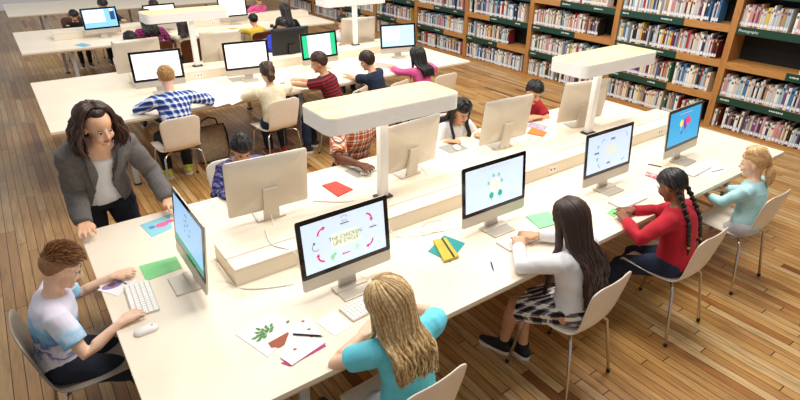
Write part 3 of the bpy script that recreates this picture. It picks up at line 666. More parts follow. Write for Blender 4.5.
    # shirt
    def garment(name,mt,sl,inf,lo,hi,cut=None,disp=.007):
        g=MB(); g.loft(torsorings(lo,hi,inf*k),mt)
        for s in (1,-1):
            a,e_,w,pl,d=arm[s]; q=rs*s
            if sl<=0: continue
            pts=[a-q*.035*k,a,a.lerp(e_,.5),e_]; rr=[.052*k,.058*k,.051*k,.045*k]
            if inf>.02: rr=[.046*k,.048*k,.043*k,.040*k]
            if sl<1: pts=[a-q*.035*k,a,a.lerp(e_,sl)]; rr=[.052*k,.058*k,.058*k]
            elif sl>1: pts+=[e_.lerp(w,(sl-1)*.5),e_.lerp(w,min(1,sl-1))]; rr+=[.041*k,.034*k]
            g.tube(pts,[r_+inf*k*.25 for r_ in rr],mt,14,'flat')
            g.ell(a-q*.02*k,(.06*k,.06*k,.056*k),mt)
        me=remesh(g,name,vx,3,disp=disp*k,seed=len(label))
        if cut: 
            bm=bmesh.new(); bm.from_mesh(me); bmesh.ops.delete(bm,geom=[f for f in bm.faces if cut(f.calc_center_median())],context='FACES'); bm.to_mesh(me); bm.free()
        uvfrom(me,P,rt,fw,Z); o=link(me,name,root,base)
        if cut: md=o.modifiers.new('s','SOLIDIFY'); md.thickness=.008; md.offset=1
        return o
    so=garment(shirt_name,shirt,sleeve,.014,-.06 if pants or skirt else -.07,.395 if not open_jacket else .35) if shirt else None
    if open_jacket:
        jm,lm=open_jacket
        def cut(p):
            q=p-P; t=q.dot(u0); x=q.dot(rt); f=q.dot(fs_)-(sp(t/k)[0]-P).dot(fs_)
            w=.052+max(0,t-.24*k)*.14/k+max(0,.10*k-t)*.35
            return f>.02 and abs(x)<w and t<.42*k*1.2
        garment('blazer',jm,1.99,.024,-.07,.385,cut,.009)
        g=MB()
        for s in (1,-1):
            pts=[]
            for t in (.395,.36,.31,.26,.20,.14):
                p,u,r,f=frame(t); dd=[x for x in TR if x[0]<=t][-1][2]*k; w=(.052+max(0,t-.24)*.14*1.2); pts.append(p+r*s*(w+.012)+f*(dd+.040-(.018 if t>.37 else 0)))
            g.tube(pts,[.012,.022,.026,.024,.018,.008],lm,8,flat=.22,side=fs_)
        o=g.build('lapels',None,True); o.data.transform(Matrix.Translation(-base)); o.parent=root
    if pants:
        g=MB(); g.loft(torsorings(-.07,.06,.007*k),pants)
        for s in (1,-1):
            hp,kn,an=leg[s]; pl_=plen
            pts=[hp,hp.lerp(kn,.5),kn]; rr=[.088*k,.076*k,.060*k]
            if pl_<1: pts=[hp,hp.lerp(kn,pl_)]; rr=[.088*k,.078*k]
            elif pl_>1: pts+=[kn.lerp(an,.4),kn.lerp(an,min(.95,pl_-1))]; rr+=[.056*k,.047*k]
            g.tube(pts,rr,pants,14,'flat'); g.ell(hp,(.088*k,.088*k,.085*k),pants)
        me=remesh(g,'trousers',vx,2,disp=.008*k,seed=3); uvfrom(me,P,rt,fw,Z); link(me,'trousers' if plen>1 else 'shorts',root,base)
    if skirt:
        g=MB(); rings=[]; kd=((leg[1][1]+leg[-1][1])/2-P).normalized(); up_=rt.cross(kd).normalized()
        rings_t=torsorings(-.02,.05,.016*k)[::-1]
        g.loft(torsorings(-.07,.05,.014*k),skirt)
        for t,w,h_ in ((-.06,.13,.10),(.03,.160,.105),(.12,.175,.098),(.22,.188,.090),(.27,.195,.088)):
            p=P+kd*t*k; rings.append([p+rt*math.cos(a)*(w*k+.006*math.sin(9*a))+up_*math.sin(a)*(h_*k+.006*math.sin(9*a)) for a in [2*PI*j/36 for j in range(36)]])
        g.loft(rings,skirt); me=remesh(g,'skirt',vx,2,disp=.006); uvfrom(me,P,rt,fw,Z); link(me,'skirt',root,base)
    # shoes
    for s in (1,-1):
        hp,kn,an=leg[s]; fd=(fw+rt*s*.15).normalized(); sdv=fd.cross(Z); g=MB(); ms_=MATS[shoes]
        g.tube([an-Z*.028*k-fd*.025*k,an-Z*.030*k+fd*.04*k,an-Z*.040*k+fd*.10*k,an-Z*.044*k+fd*.15*k],[.036*k,.040*k,.034*k,.026*k],ms_,12)
        g.tube([an+Z*.035*k,an-Z*.02*k],[.040*k,.038*k],ms_,12,'flat')
        me=remesh(g,'shoe',vx,2); o=link(me,'shoe',root,base)
        g=MB(); c=an-Z*.0555*k+fd*.055*k-base; X=Matrix((( sdv.x,fd.x,0,c.x),(sdv.y,fd.y,0,c.y),(0,0,1,c.z),(0,0,0,1)))
        g.prism([(x*(1-.15*(y<0)),y) for x,y in rrect(.082*k,.225*k,.038*k,6)],-.0095*k,.012*k,MATS['shoe_sole'],X); g.build('sole',o)
        if sock:
            g=MB(); g.tube([an+Z*.0*k-base,an+(kn-an).normalized()*.10*k-base],[.038*k,.042*k],sock,12,'flat'); g.build('sock',root,True)
    # hair
    if hair: do_hair(hair,HM,hk,frame,k,root,base,vx,rn)
    PEOPLE.append((label,HM@V((0,0,.02)),look)); return dict(HM=HM,frame=frame,root=root,base=base,arm=arm,leg=leg)
MATS['shoe_dark']=mat('shoe_dark','20222A',.6); mat('shoe_black','16161A',.6); mat('shoe_sole','E6E2DC',.6); mat('shoe_yellow','C9C84A',.6); mat('shoe_red','B0302C',.6)
def hm(name,a,b_,c):
    return [mat('hair_'+name+'_mid',a,.45,nz=(b_,70,1)),mat('hair_'+name+'_dark',b_,.45,nz=(a,70,1)),mat('hair_'+name+'_light',c,.42,nz=(a,60,1))]
HB=hm('black','17110F','0D0A0A','2A1E1A'); HD=hm('dark_brown','38201A','22130E','543226'); HBL=hm('blonde','BE9A66','94703F','E4CB9C'); HBR=hm('light_brown','8A5A30','5E3A1C','B5824C'); HGB=hm('golden','C2935A','9C6F3C','DCBA86'); HLG=hm('pale_golden','D6AE7C','B98C58','EED2A4'); HMB=hm('medium_brown','4A2F20','33201A','6B4830')
def do_hair(h,HM,hk,frame,k,root,base,vx,rn):
    kind=h['kind']; ms_=h['m']; rg=random.Random(h.get('seed',1)); B0=Matrix.Translation(-base)
    thick=h.get('thick',.012); front=h.get('front',.045); side=h.get('side',-.005); nape=h.get('nape',-.055)
    # cap: sphere grid around the skull, dipping under the skin outside the hair line
    g=MB(); NS,NR=72,40; vs=[]; fs=[]
    cr=V((0,-.014,.030)); rad=V((.073,.090,.082)); sd=rg.random()*50
    for i in range(NR+1):
        th=PI*i/NR
        for j in range(NS):
            ph=2*PI*j/NS; d=V((math.sin(th)*math.cos(ph),math.sin(th)*math.sin(ph),math.cos(th)))
            p=V((d.x*rad.x,d.y*rad.y,d.z*rad.z))+cr
            fr=max(0,d.y) ; line= front if d.y>.35 else (front+(side-front)*(.35-d.y)/.45 if d.y>-.10 else side+(nape-side)*min(1,(-.10-d.y)/.5))
            e=(p.z-line)/.012; s_=1/(1+math.exp(-max(-30,min(30,e*2))))
            st=math.sin(ph*23+sd+3*math.sin(th*5+sd))*.0022+noise.noise(V((math.cos(ph)*9,math.sin(ph)*9,th*2.5+sd)))*.004*h.get('mess',1)
            tk=thick+ (h.get('top',0)*max(0,d.z)**1.5)+ st
            off=-.012+ (tk+.012)*s_
            if kind=='buzz' and d.z<.55: off=min(off,.004)
            vs.append(p+V((d.x*off,d.y*off,d.z*off)))
    for i in range(NR):
        for j in range(NS): a=i*NS+j; b_=i*NS+(j+1)%NS; fs.append((a,a+NS,b_+NS,b_))
    if kind=='buzz':
        hi_=[f for f in fs if f[0]<NS*NR*.34]; lo_=[f for f in fs if f[0]>=NS*NR*.34]
        g.add(vs,hi_,ms_[0],B0@HM); g.add(vs,lo_,mat('hair_faded_side','A67C58',.6,nz=('8E6442',120,1)),B0@HM)
    else: g.add(vs,fs,ms_[0],B0@HM)
    if kind in('short','buzz'):
        n=h.get('tufts',160)
        for _ in range(n):
            a=rg.uniform(0,2*PI); zz=rg.uniform(.42,1) if kind=='buzz' else rg.uniform(.1,1); rr=math.sqrt(1-zz*zz); d=V((math.cos(a)*rr,math.sin(a)*rr,zz))
            if d.y>.55 and zz<.6: continue
            p=V((d.x*(rad.x+thick*.7),d.y*(rad.y+thick*.7),d.z*(rad.z+thick*.7+h.get('top',0)*zz)))+cr; t=V((rg.uniform(-.3,.3),.9,.1)) if h.get('sweep',1)>0 else V((rg.uniform(-.4,.4),-.6,.2))
            t=(t-d*t.dot(d)).normalized(); L=.042 if kind=='buzz' else .03; up=h.get('spike',.25); w_=.72 if kind=='buzz' else 1
            g.tube([p-t*.012,p+t*L*.4+d*.004,p+t*L+d*L*up],[.0045*w_,.0042*w_,.0012],ms_[rg.choice((0,0,1,2))],5,M=B0@HM)
    iH=HM.inverted()
    if kind in('long','bob','pony','woman'):
        n=h.get('n',110); Ln=h.get('len',.3); wav=h.get('wave',.012); amax=h.get('amax',2.1); part=h.get('part',0)
        for i in range(n):
            lay=rg.random(); a=rg.uniform(-amax,amax)   # 0 = back of the head, +-pi/2 = sides
            dirx=math.sin(a); diry=-math.cos(a); tk=thick+.004+.012*lay
            P=[]; 
            p0=V((part+dirx*.012,h.get('pf',.035)-.03*lay,.0)); 
            for t in (0.02,.18,.38,.6,.82,1.0):
                th=t*PI*.56; rr=math.sin(th); zz=math.cos(th)
                x=dirx*rr*(rad.x+tk)+p0.x*(1-t); y=diry*rr*(rad.y+tk)+p0.y*(1-t)*1.2; z=zz*(rad.z+tk)
                P.append(HM@(cr+V((x,y,z))))
            # below: follow the neck and the back
            end=P[-1]; ph1,ph2=rg.uniform(0,6),rg.uniform(0,6)
            if kind=='pony':
                tie=HM@V(h.get('tie',(0,-.115,.02))); P=P[:4]; P[-1]=P[-1].lerp(tie,.35); P.append(tie+V((rg.uniform(-1,1),rg.uniform(-1,1),rg.uniform(-1,1)))*.008)
                o0=tie
                for j in range(1,7):
                    t=j/6; P.append(o0+(HM.to_3x3()@V((rg.uniform(-.5,.5)*.03*t+ .012*math.sin(5*t+ph1),-.03*math.sin(t*PI*.6),0)))+V((0,0,-Ln*t*rg.uniform(.85,1)))+V((math.cos(ph2),math.sin(ph2),0))*.022*math.sin(t*PI))
                rads=[.007,.008,.008,.007,.006]+[.009,.010,.010,.009,.007,.002]
            elif kind=='woman' and abs(a)>.75:
                P=P[:5]; end=P[-1]; Lh=Ln*rg.uniform(.8,1.0); out=(end-HM@cr); out.z=0; out=out.normalized()
                for j in range(1,8):
                    t=j/7; P.append(end+V((0,0,-Lh*t))+out*(.030*math.sin(t*2.6)+wav*math.sin(t*7+ph1))+V((math.sin(ph2),math.cos(ph2),0))*.018*t)
                rads=[.007,.009,.0105,.011,.011]+[.0115,.0115,.011,.010,.0085,.006,.002]
            else:
                m=8; Lh=Ln*rg.uniform(.82,1.0)*(.6 if kind=='woman' else 1)
                q,u,r,f=frame(.45); lat=(end-q).dot(r); dep=(end-q).dot(f)
                for j in range(1,m+1):
                    t=j/m; s_=t*Lh; tt=.45-s_/k/1.02*h.get('drop',1)
                    q2,u2,r2,f2=frame(max(-.1,tt)); W=[x for x in TR if x[0]<=max(tt,-.07)][-1]
                    back=-(W[2]*k+.022+.030*lay+h.get('off',.0))
                    la=lat*(1+ h.get('spread',.25)*t); dd=dep*(1-min(1,t*2.2))+back*min(1,t*2.2) if dep<h.get('fsplit',.02) else dep+ (W[2]*k+.03)*min(1,t*1.5)-dep*min(1,t*1.5)
                    if abs(a)>1.35 and h.get('frontfall'): dd=(W[2]*k+.035+.02*lay)*min(1,t*2)+dep*(1-min(1,t*2)); la=math.copysign(max(abs(lat)*1.0,.065),lat)
                    w1=wav*math.sin(t*Lh*38+ph1)*min(1,t*3); w2=wav*math.sin(t*Lh*33+ph2)*min(1,t*3)
                    P.append(q2+r2*(la+w1)+f2*(dd+w2))
                rads=[.006,.009,.0105,.011,.011,.011]+[.0105,.010,.010,.0095,.009,.0075,.005,.0015]
            c=rg.choice((0,0,1,1,2) if h.get('hl') is None else h['hl'])
            g.tube(P,[r_*h.get('lock',1) for r_ in rads],ms_[c],6,M=B0,cap='flat')
    if kind=='braids':
        for s in(1,-1):
            A=HM@V((s*.062,-.065,-.035)); q2,u2,r2,f2=frame(.30); Bp=q2-f2*.10*k+r2*s*.075; q3,u3,r3,f3=frame(.16); D=q3-f3*.105*k+r3*s*.085
            g.tube([HM@V((s*.05,-.03,.09)),HM@V((s*.075,-.06,.03)),A],[.012,.016,.014],ms_[0],8,M=B0)
            pts=[A]+[A.lerp(Bp,t/5) +V((0,0,.01*math.sin(t/5*PI))) for t in range(1,6)]+[Bp.lerp(D,t/5) for t in range(1,6)]
            for i in range(len(pts)-1):
                for z_ in(0,1):
                    p=pts[i].lerp(pts[i+1],z_*.5); o_=r2*(.006 if (i*2+z_)%2 else -.006); r_=.0165-.0005*i; g.ell(p+o_,(r_,r_*.9,r_*1.15),ms_[0 if z_ else 1],B0,8,6)
            g.tube([pts[-1],pts[-1]-u3*.015],[.009,.009],mat('hair_tie','B7A23C',.6),8,M=B0); g.tube([pts[-1]-u3*.012,pts[-1]-u3*.05],[.012,.003],ms_[2],7,M=B0)
    o=g.build('hair',root,True)
    return o
def cloth(name,c,c2,s=14): return mat('cloth_'+name,c,.9,nz=(c2,s,1),bump=.1)
W_=cloth('white','F1F1F4','E9EAF0'); TQ=cloth('turquoise','74DBEE','66D0E6'); RD=cloth('red','C01F33','AE1A2C'); LBc=cloth('light_blue','BCEAF0','AEE0E8'); NV=cloth('navy','1B2A44','16233A'); JN=cloth('denim','26344F','1E2A42',30); DJ=cloth('dark_denim','1A2334','141B2A',30)
GR=cloth('light_grey','C9CDD6','BDC2CC'); BL=cloth('blazer_grey','6E6A68','625E5D',60); CR=cloth('cream','EFE6CB','E4D8B4'); PK=cloth('pink','E0619F','D45392'); YE=cloth('yellow','E0C24A','D4B43C'); RB=cloth('royal_blue','2338B8','1C2EA0'); DR=cloth('dark_red','B4222B','9E1A24'); BK=cloth('black','17171A','111114')
# tie-dye tee
def tiedye():
    m=bpy.data.materials.new('tie_dye'); m.use_nodes=True; nt=m.node_tree; b=nt.nodes['Principled BSDF']; b.inputs['Roughness'].default_value=.9
    uv=nt.nodes.new('ShaderNodeUVMap'); uv.uv_map='UVMap'; sp=nt.nodes.new('ShaderNodeSeparateXYZ'); nt.links.new(uv.outputs[0],sp.inputs[0])
    n=nt.nodes.new('ShaderNodeTexNoise'); n.inputs['Scale'].default_value=16; n.inputs['Detail'].default_value=5; nt.links.new(uv.outputs[0],n.inputs['Vector'])
    v=mathn(nt,'ADD',mathn(nt,'MULTIPLY',sp.outputs[1],2.5),mathn(nt,'MULTIPLY',mathn(nt,'SUBTRACT',n.outputs[0],.5),.55))
    r=ramp(nt,[(0,'F0EEF6'),(.16,'E6E4F2'),(.25,'5C6AA8'),(.31,'EAEAF6'),(.40,'6672B4'),(.47,'7FB4E0'),(.62,'8CC6EC'),(.74,'D8E2F4'),(.9,'E6DFF0')]); nt.links.new(v,r.inputs[0]); nt.links.new(r.outputs[0],b.inputs['Base Color']); return m
PLB=plaid('plaid_blue','F2F5FA','4A74C4','16347C','F2F5FA',17,.5); PLO=plaid('plaid_orange','F6E6DA','E09068','B4482E','2A1A20',14,.45); PLP=plaid('plaid_purple','8E8CC0','3C3870','201C48','4A4680',26,.5); PLM=plaid('plaid_magenta','5E1646','8E1F66','2C0A22','B04A8C',22)
PLS=plaid('plaid_skirt','F6F2EA','6E6870','12121A','F0ECE4',19,.5); STR=stripes('stripes_red',[(0,'8E1B26'),(.55,'3A1420')],26)
PEOPLE=[]
def h2(u,v,z=T+.012): return on(u,v,z)
print('people')
# --- near side of the nearest table
person('girl with long wavy blonde hair in a turquoise tee, seated with her back turned',(1.08,1.40,.52),PI/2-.05,k=.97,lean=5,lean2=14,side=-2,look=(-.45,.85,-.45),roll=-6,
  hands={-1:(1.04,1.67,T+.03),1:(1.22,1.76,T+.03)},skin='fair',shirt=TQ,sleeve=.62,pants=GR,feet={1:(1.16,1.86,0),-1:(.96,1.9,0)},vox=.006,shirt_name='tee_shirt',
  hair=dict(kind='long',m=HBL,n=420,len=.235,wave=.012,amax=2.2,lock=.68,seed=4,hl=(0,0,1,2,2,2),off=.0,spread=.0,front=.035),armpole=(1.5,.35,-.5))
person('girl with very long dark hair in a white top and plaid skirt, typing',(2.24,1.41,.525),PI/2+.15,k=.99,lean=4,lean2=13,look=(-.12,.9,-.42),
  hands={-1:(2.165,1.80,T+.035),1:(2.27,1.815,T+.035)},skin='tan',shirt=W_,sleeve=2.,skirt=PLS,feet={-1:(2.10,1.76,.015),1:(2.17,1.66,.015)},vox=.006,shoes='shoe_black',kneew=.02,
  hair=dict(kind='long',m=HD,n=420,len=.40,wave=.009,amax=1.9,lock=.68,seed=8,hl=(0,1,0,1,2),spread=.2,front=.035,off=-.012),armpole=(1.2,-.3,-.3))
person('girl with two black braids in a red long-sleeved top and jeans',(3.16,1.34,.52),PI/2+.1,k=.96,lean=5,lean2=16,look=(-.05,.85,-.5),hands={-1:(2.96,1.64,T+.03),1:(3.06,1.68,T+.03)},
  skin='brown',shirt=RD,pants=JN,feet={-1:(3.02,1.74,0),1:(3.2,1.72,0)},vox=.007,shoes='shoe_dark',hair=dict(kind='braids',m=HB,seed=2,front=.04,nape=-.04,side=.0),armpole=(1.1,-.2,-.5))
person('blonde girl in a light blue shirt, sitting nearest the bookcases',(4.05,1.31,.52),PI/2+.12,k=.85,lean=4,lean2=8,look=(-.35,.9,-.22),hands={-1:(4.02,1.64,.62),1:(4.16,1.64,.62)},
  skin='fair',shirt=LBc,sleeve=1.7,pants=GR,plen=.45,feet={-1:(4.22,1.68,.015),1:(4.36,1.66,.015)},vox=.007,shoes='shoe_dark',
  hair=dict(kind='pony',m=HLG,n=160,len=.17,seed=5,tie=(0,-.112,-.01),nape=-.06,front=.05,side=.0,amax=2.4),armpole=(1.,-.5,-.6))
print('boy')
# --- boy at the left end
person('boy with spiky light brown hair in a blue and white tie-dye tee',(-.17,2.60,.53),-.04,k=.95,lean=5,lean2=14,look=(.86,-.18,-.42),hands={1:(.155,2.405,T+.03),-1:(.20,2.80,T+.03)},
  skin='fair',shirt=tiedye(),sleeve=.7,pants=DJ,feet={1:(.22,2.48,0),-1:(.24,2.68,0)},vox=.006,shirt_name='tee_shirt',
  hair=dict(kind='buzz',m=HBR,seed=3,thick=.006,top=.016,tufts=620,spike=.45,front=.045,side=-.005,nape=-.065),armpole=(.5,-.6,-.9))
# --- standing woman
person('standing woman with long dark hair in a grey blazer and white top',(.27,3.74,.86),-PI/2+.12,k=1.17,lean=18,lean2=42,side=-2,look=(.30,-.90,-.30),roll=4,
  hands={1:(.115,3.36,T+.03),-1:(.62,3.40,T+.03)},skin='light',shirt=W_,sleeve=0,pants=DJ,stand=True,feet={1:(.18,3.92,0),-1:(.44,3.9,0)},vox=.007,shoes='shoe_black',open_jacket=(BL,BL),shirt_name='blouse',hk=1.0,torso=1.0,
  hair=dict(kind='woman',m=HD,n=330,len=.20,wave=.014,amax=1.85,lock=.95,seed=11,hl=(0,0,1,1,2),spread=.15,front=.092,side=.03,thick=.016,part=.02,pf=.02,fsplit=-.03),armpole=(-.12,-1,.1))
print('far')
# --- far side of the nearest table
person('dark-haired boy in purple check, mostly hidden behind the large monitor back',(1.20,3.74,.52),-PI/2,k=.94,lean=8,lean2=16,look=(-.1,-.8,-.6),hands={1:(1.0,3.32,T+.03),-1:(1.3,3.32,T+.03)},skin='tan',shirt=PLP,pants=NV,vox=.009,
  hair=dict(kind='short',m=HB,seed=4,thick=.014,top=.008,front=.045))
person('boy in an orange plaid shirt with one hand on a mouse',(2.20,3.76,.54),-PI/2-.05,k=1.17,lean=10,lean2=17,look=(-.1,-.8,-.5),hands={1:(1.985,3.20,T+.05),-1:(2.36,3.40,T+.03)},skin='dark',shirt=PLO,sleeve=.85,pants=NV,vox=.007,
  hair=dict(kind='short',m=HB,seed=6,thick=.012,front=.045),armpole=(1.0,.2,-1.1))
person('girl with long straight black hair in a white tee, looking at her monitor',(3.12,3.56,.51),-PI/2-.1,k=.92,lean=12,lean2=22,look=(-.12,-.85,-.42),hands={1:(2.95,3.30,T+.03),-1:(3.25,3.30,T+.03)},skin='tan',shirt=W_,sleeve=.7,pants=NV,vox=.007,
  hair=dict(kind='long',m=HB,n=200,len=.24,wave=.003,amax=1.8,lock=.8,seed=9,hl=(0,1,0,1,2),frontfall=True,front=.045,part=.01))
person('boy with short black hair in a dark red tee, leaning on the table',(4.06,3.58,.51),-PI/2,k=.97,lean=12,lean2=24,side=4,look=(-.25,-.9,-.40),roll=-8,hands={1:(4.02,3.31,T+.03),-1:(3.95,3.36,T+.04)},skin='tan',shirt=DR,sleeve=.75,pants=NV,vox=.007,
  hair=dict(kind='short',m=HB,seed=12,thick=.014,top=.01,front=.045),armpole=(1.5,-.2,-.3))
# --- near side of the second table
person('boy with short light hair in a blue and white check shirt',(1.20,5.38,.525),PI/2-.05,k=1.09,lean=12,lean2=24,look=(.1,.9,-.35),hands={-1:(1.10,5.86,T+.03),1:(1.58,5.80,T+.03)},skin='fair',shirt=PLB,sleeve=1.9,pants=BK,feet={-1:(1.07,5.66,0),1:(1.28,5.66,0)},vox=.009,shoes='shoe_yellow',
  hair=dict(kind='short',m=HGB,seed=14,thick=.009,top=.006,front=.05,nape=-.05),armpole=(1.2,-.2,-.5))
person('child with brown hair tied back in a cream cardigan',(2.17,5.29,.50),PI/2-.1,k=.98,lean=6,lean2=14,look=(.1,.9,-.4),hands={-1:(2.1,5.74,T+.03),1:(2.55,5.75,T+.03)},skin='fair',shirt=CR,sleeve=1.9,pants=NV,feet={-1:(2.2,5.62,0),1:(2.38,5.64,0)},vox=.009,shoes='shoe_red',
  hair=dict(kind='pony',m=HMB,n=60,len=.12,seed=15,tie=(0,-.11,.01),nape=-.055,front=.05),armpole=(1.2,-.2,-.5))
person('dark-haired boy in a dark red striped tee, turned to the left',(2.95,5.34,.51),PI*.78,k=1.03,lean=14,lean2=22,look=(-.85,.5,-.25),hands={-1:(2.42,5.80,T+.03),1:(2.7,5.85,T+.03)},skin='tan',shirt=STR,sleeve=.8,pants=NV,feet={-1:(2.6,5.45,0),1:(2.75,5.6,0)},vox=.009,
  hair=dict(kind='short',m=HMB,seed=16,thick=.014,top=.012,front=.045),armpole=(.8,-.2,-.9))
person('child with dark brown hair in a navy tee at the second table',(3.50,5.26,.50),PI*.66,k=.95,lean=12,lean2=22,look=(-.6,.7,-.35),hands={-1:(3.3,5.72,T+.03),1:(3.8,5.82,T+.03)},skin='light',shirt=NV,sleeve=.8,pants=JN,vox=.009,
  hair=dict(kind='short',m=HD,seed=17,thick=.018,top=.01,front=.03,nape=-.08,side=-.04),armpole=(1,-.2,-.7))
person('girl with black hair in a pink top at the second table',(4.14,5.24,.49),PI/2+.12,k=.90,lean=8,lean2=16,look=(-.15,.9,-.35),hands={-1:(3.96,5.70,T+.03),1:(4.5,5.62,T+.03)},skin='tan',shirt=PK,pants=GR,vox=.009,
  hair=dict(kind='long',m=HB,n=90,len=.20,wave=.004,amax=1.9,lock=1.1,seed=18,hl=(0,1,0),front=.04,spread=0),armpole=(1.2,-.2,-.5))
# --- far side of the second table
person('black-haired boy in a royal blue top behind the black-backed monitor',(3.38,7.82,.53),-PI/2,k=1.02,lean=5,lean2=10,look=(.3,-.8,-.5),hands={1:(3.15,7.35,T+.03),-1:(3.5,7.3,T+.03)},skin='tan',shirt=RB,pants=NV,vox=.011,hair=dict(kind='short',m=HB,seed=19,thick=.016,top=.008,front=.04))
person('child whose dark head shows above the monitor back left of the lamp',(1.34,7.88,.53),-PI/2,k=1.03,lean=6,lean2=10,look=(0,-.8,-.6),hands={1:(1.3,7.35,T+.03),-1:(1.6,7.35,T+.03)},skin='tan',shirt=BK,pants=NV,vox=.012,hair=dict(kind='short',m=HB,seed=20,thick=.014))
person('child with black hair in a white top beside the second table lamp post',(4.40,7.7,.52),-PI/2-.3,k=1.0,lean=10,lean2=18,look=(-.7,-.6,-.3),hands={1:(4.2,7.35,T+.03),-1:(4.5,7.35,T+.03)},skin='light',shirt=W_,pants=NV,vox=.011,hair=dict(kind='short',m=HB,seed=21,thick=.012,front=.045))
# --- third table
person('girl with long black hair in a magenta plaid dress at the third table',(1.92,9.22,.52),PI/2,k=1.08,lean=14,lean2=24,look=(-.1,.9,-.35),hands={-1:(1.6,9.55,T+.03),1:(2.05,9.5,T+.03)},skin='tan',shirt=PLM,sleeve=1.3,pants=BK,vox=.012,hair=dict(kind='long',m=HB,n=70,len=.24,wave=.004,amax=1.9,lock=1.3,seed=22,hl=(0,1,0)))
person('child with a short dark bob on a brown chair beside the lamp post',(2.38,9.03,.48),PI/2,k=.84,lean=6,lean2=10,look=(-.1,.9,-.3),hands={-1:(2.2,9.5,T+.03),1:(2.5,9.5,T+.03)},skin='tan',shirt=CR,sleeve=1.3,pants=BK,vox=.012,hair=dict(kind='long',m=HD,n=60,len=.10,wave=.003,amax=1.9,lock=1.3,seed=23,hl=(0,1,0)))
person('child with short black hair in a yellow top on a brown chair',(3.52,9.0,.48),PI/2,k=.86,lean=8,lean2=14,look=(.0,.9,-.35),hands={-1:(3.2,9.5,T+.03),1:(3.7,9.5,T+.03)},skin='tan',shirt=YE,pants=BK,vox=.012,hair=dict(kind='short',m=HB,seed=24,thick=.014,nape=-.07))
person('child with a long black ponytail in dark clothes at the third table',(4.17,9.14,.50),PI/2,k=.96,lean=8,lean2=14,look=(-.2,.9,-.35),hands={-1:(4.0,9.5,T+.03),1:(4.4,9.5,T+.03)},skin='tan',shirt=BK,pants=BK,vox=.012,hair=dict(kind='long',m=HB,n=60,len=.30,wave=.003,amax=1.5,lock=1.3,seed=25,hl=(0,1,0),spread=-.3))
person('child in pink facing the camera across the third table',(4.48,11.30,.50),-PI/2,k=.93,lean=10,lean2=18,look=(-.1,-.8,-.5),hands={1:(4.0,11.05,T+.03),-1:(4.3,11.05,T+.03)},skin='tan',shirt=PK,pants=BK,vox=.013,hair=dict(kind='short',m=HB,seed=26,thick=.012))
person('child with black hair and dark top left of the blue screen',(1.16,11.66,.46),-PI/2,k=.80,lean=6,lean2=14,look=(0,-.8,-.5),hands={1:(1.0,11.3,T+.03),-1:(1.3,11.3,T+.03)},skin='tan',shirt=BK,pants=BK,vox=.013,hair=dict(kind='short',m=HB,seed=27,thick=.02,nape=-.08))
person('child with black hair facing the camera, right of the blue screen',(1.66,11.70,.52),-PI/2,k=1.0,lean=10,lean2=16,look=(0,-.8,-.5),hands={1:(1.6,11.05,T+.03),-1:(1.9,11.05,T+.03)},skin='tan',shirt=NV,pants=BK,vox=.013,hair=dict(kind='short',m=HB,seed=28,thick=.02))
person('child with brown hair facing the camera above the lamp board',(2.48,11.5,.50),-PI/2,k=.95,lean=10,lean2=20,look=(0,-.8,-.5),hands={1:(2.3,11.05,T+.03),-1:(2.6,11.05,T+.03)},skin='tan',shirt=BK,pants=BK,vox=.013,hair=dict(kind='short',m=HD,seed=29,thick=.02))
print('books')
# ------------------------------------------------------------------ bookcases
BX=7.43; YS=[1.62,3.25,4.89,6.53,8.16,9.77,11.37,13.0,14.6,16.2]; LV=[.035,.45,.885,1.32,1.755]
ORD_S=['rightmost bay']+[w+' bay from the right' for w in ('second','third','fourth','fifth','sixth','seventh','eighth','ninth')]
ORD=['rightmost bookcase bay','second bookcase bay from the right','third bookcase bay from the right','fourth bookcase bay from the right','fifth bookcase bay from the right','sixth bookcase bay from the right','seventh bookcase bay from the right','eighth bookcase bay from the right','farthest bookcase bay at the top of the photo']
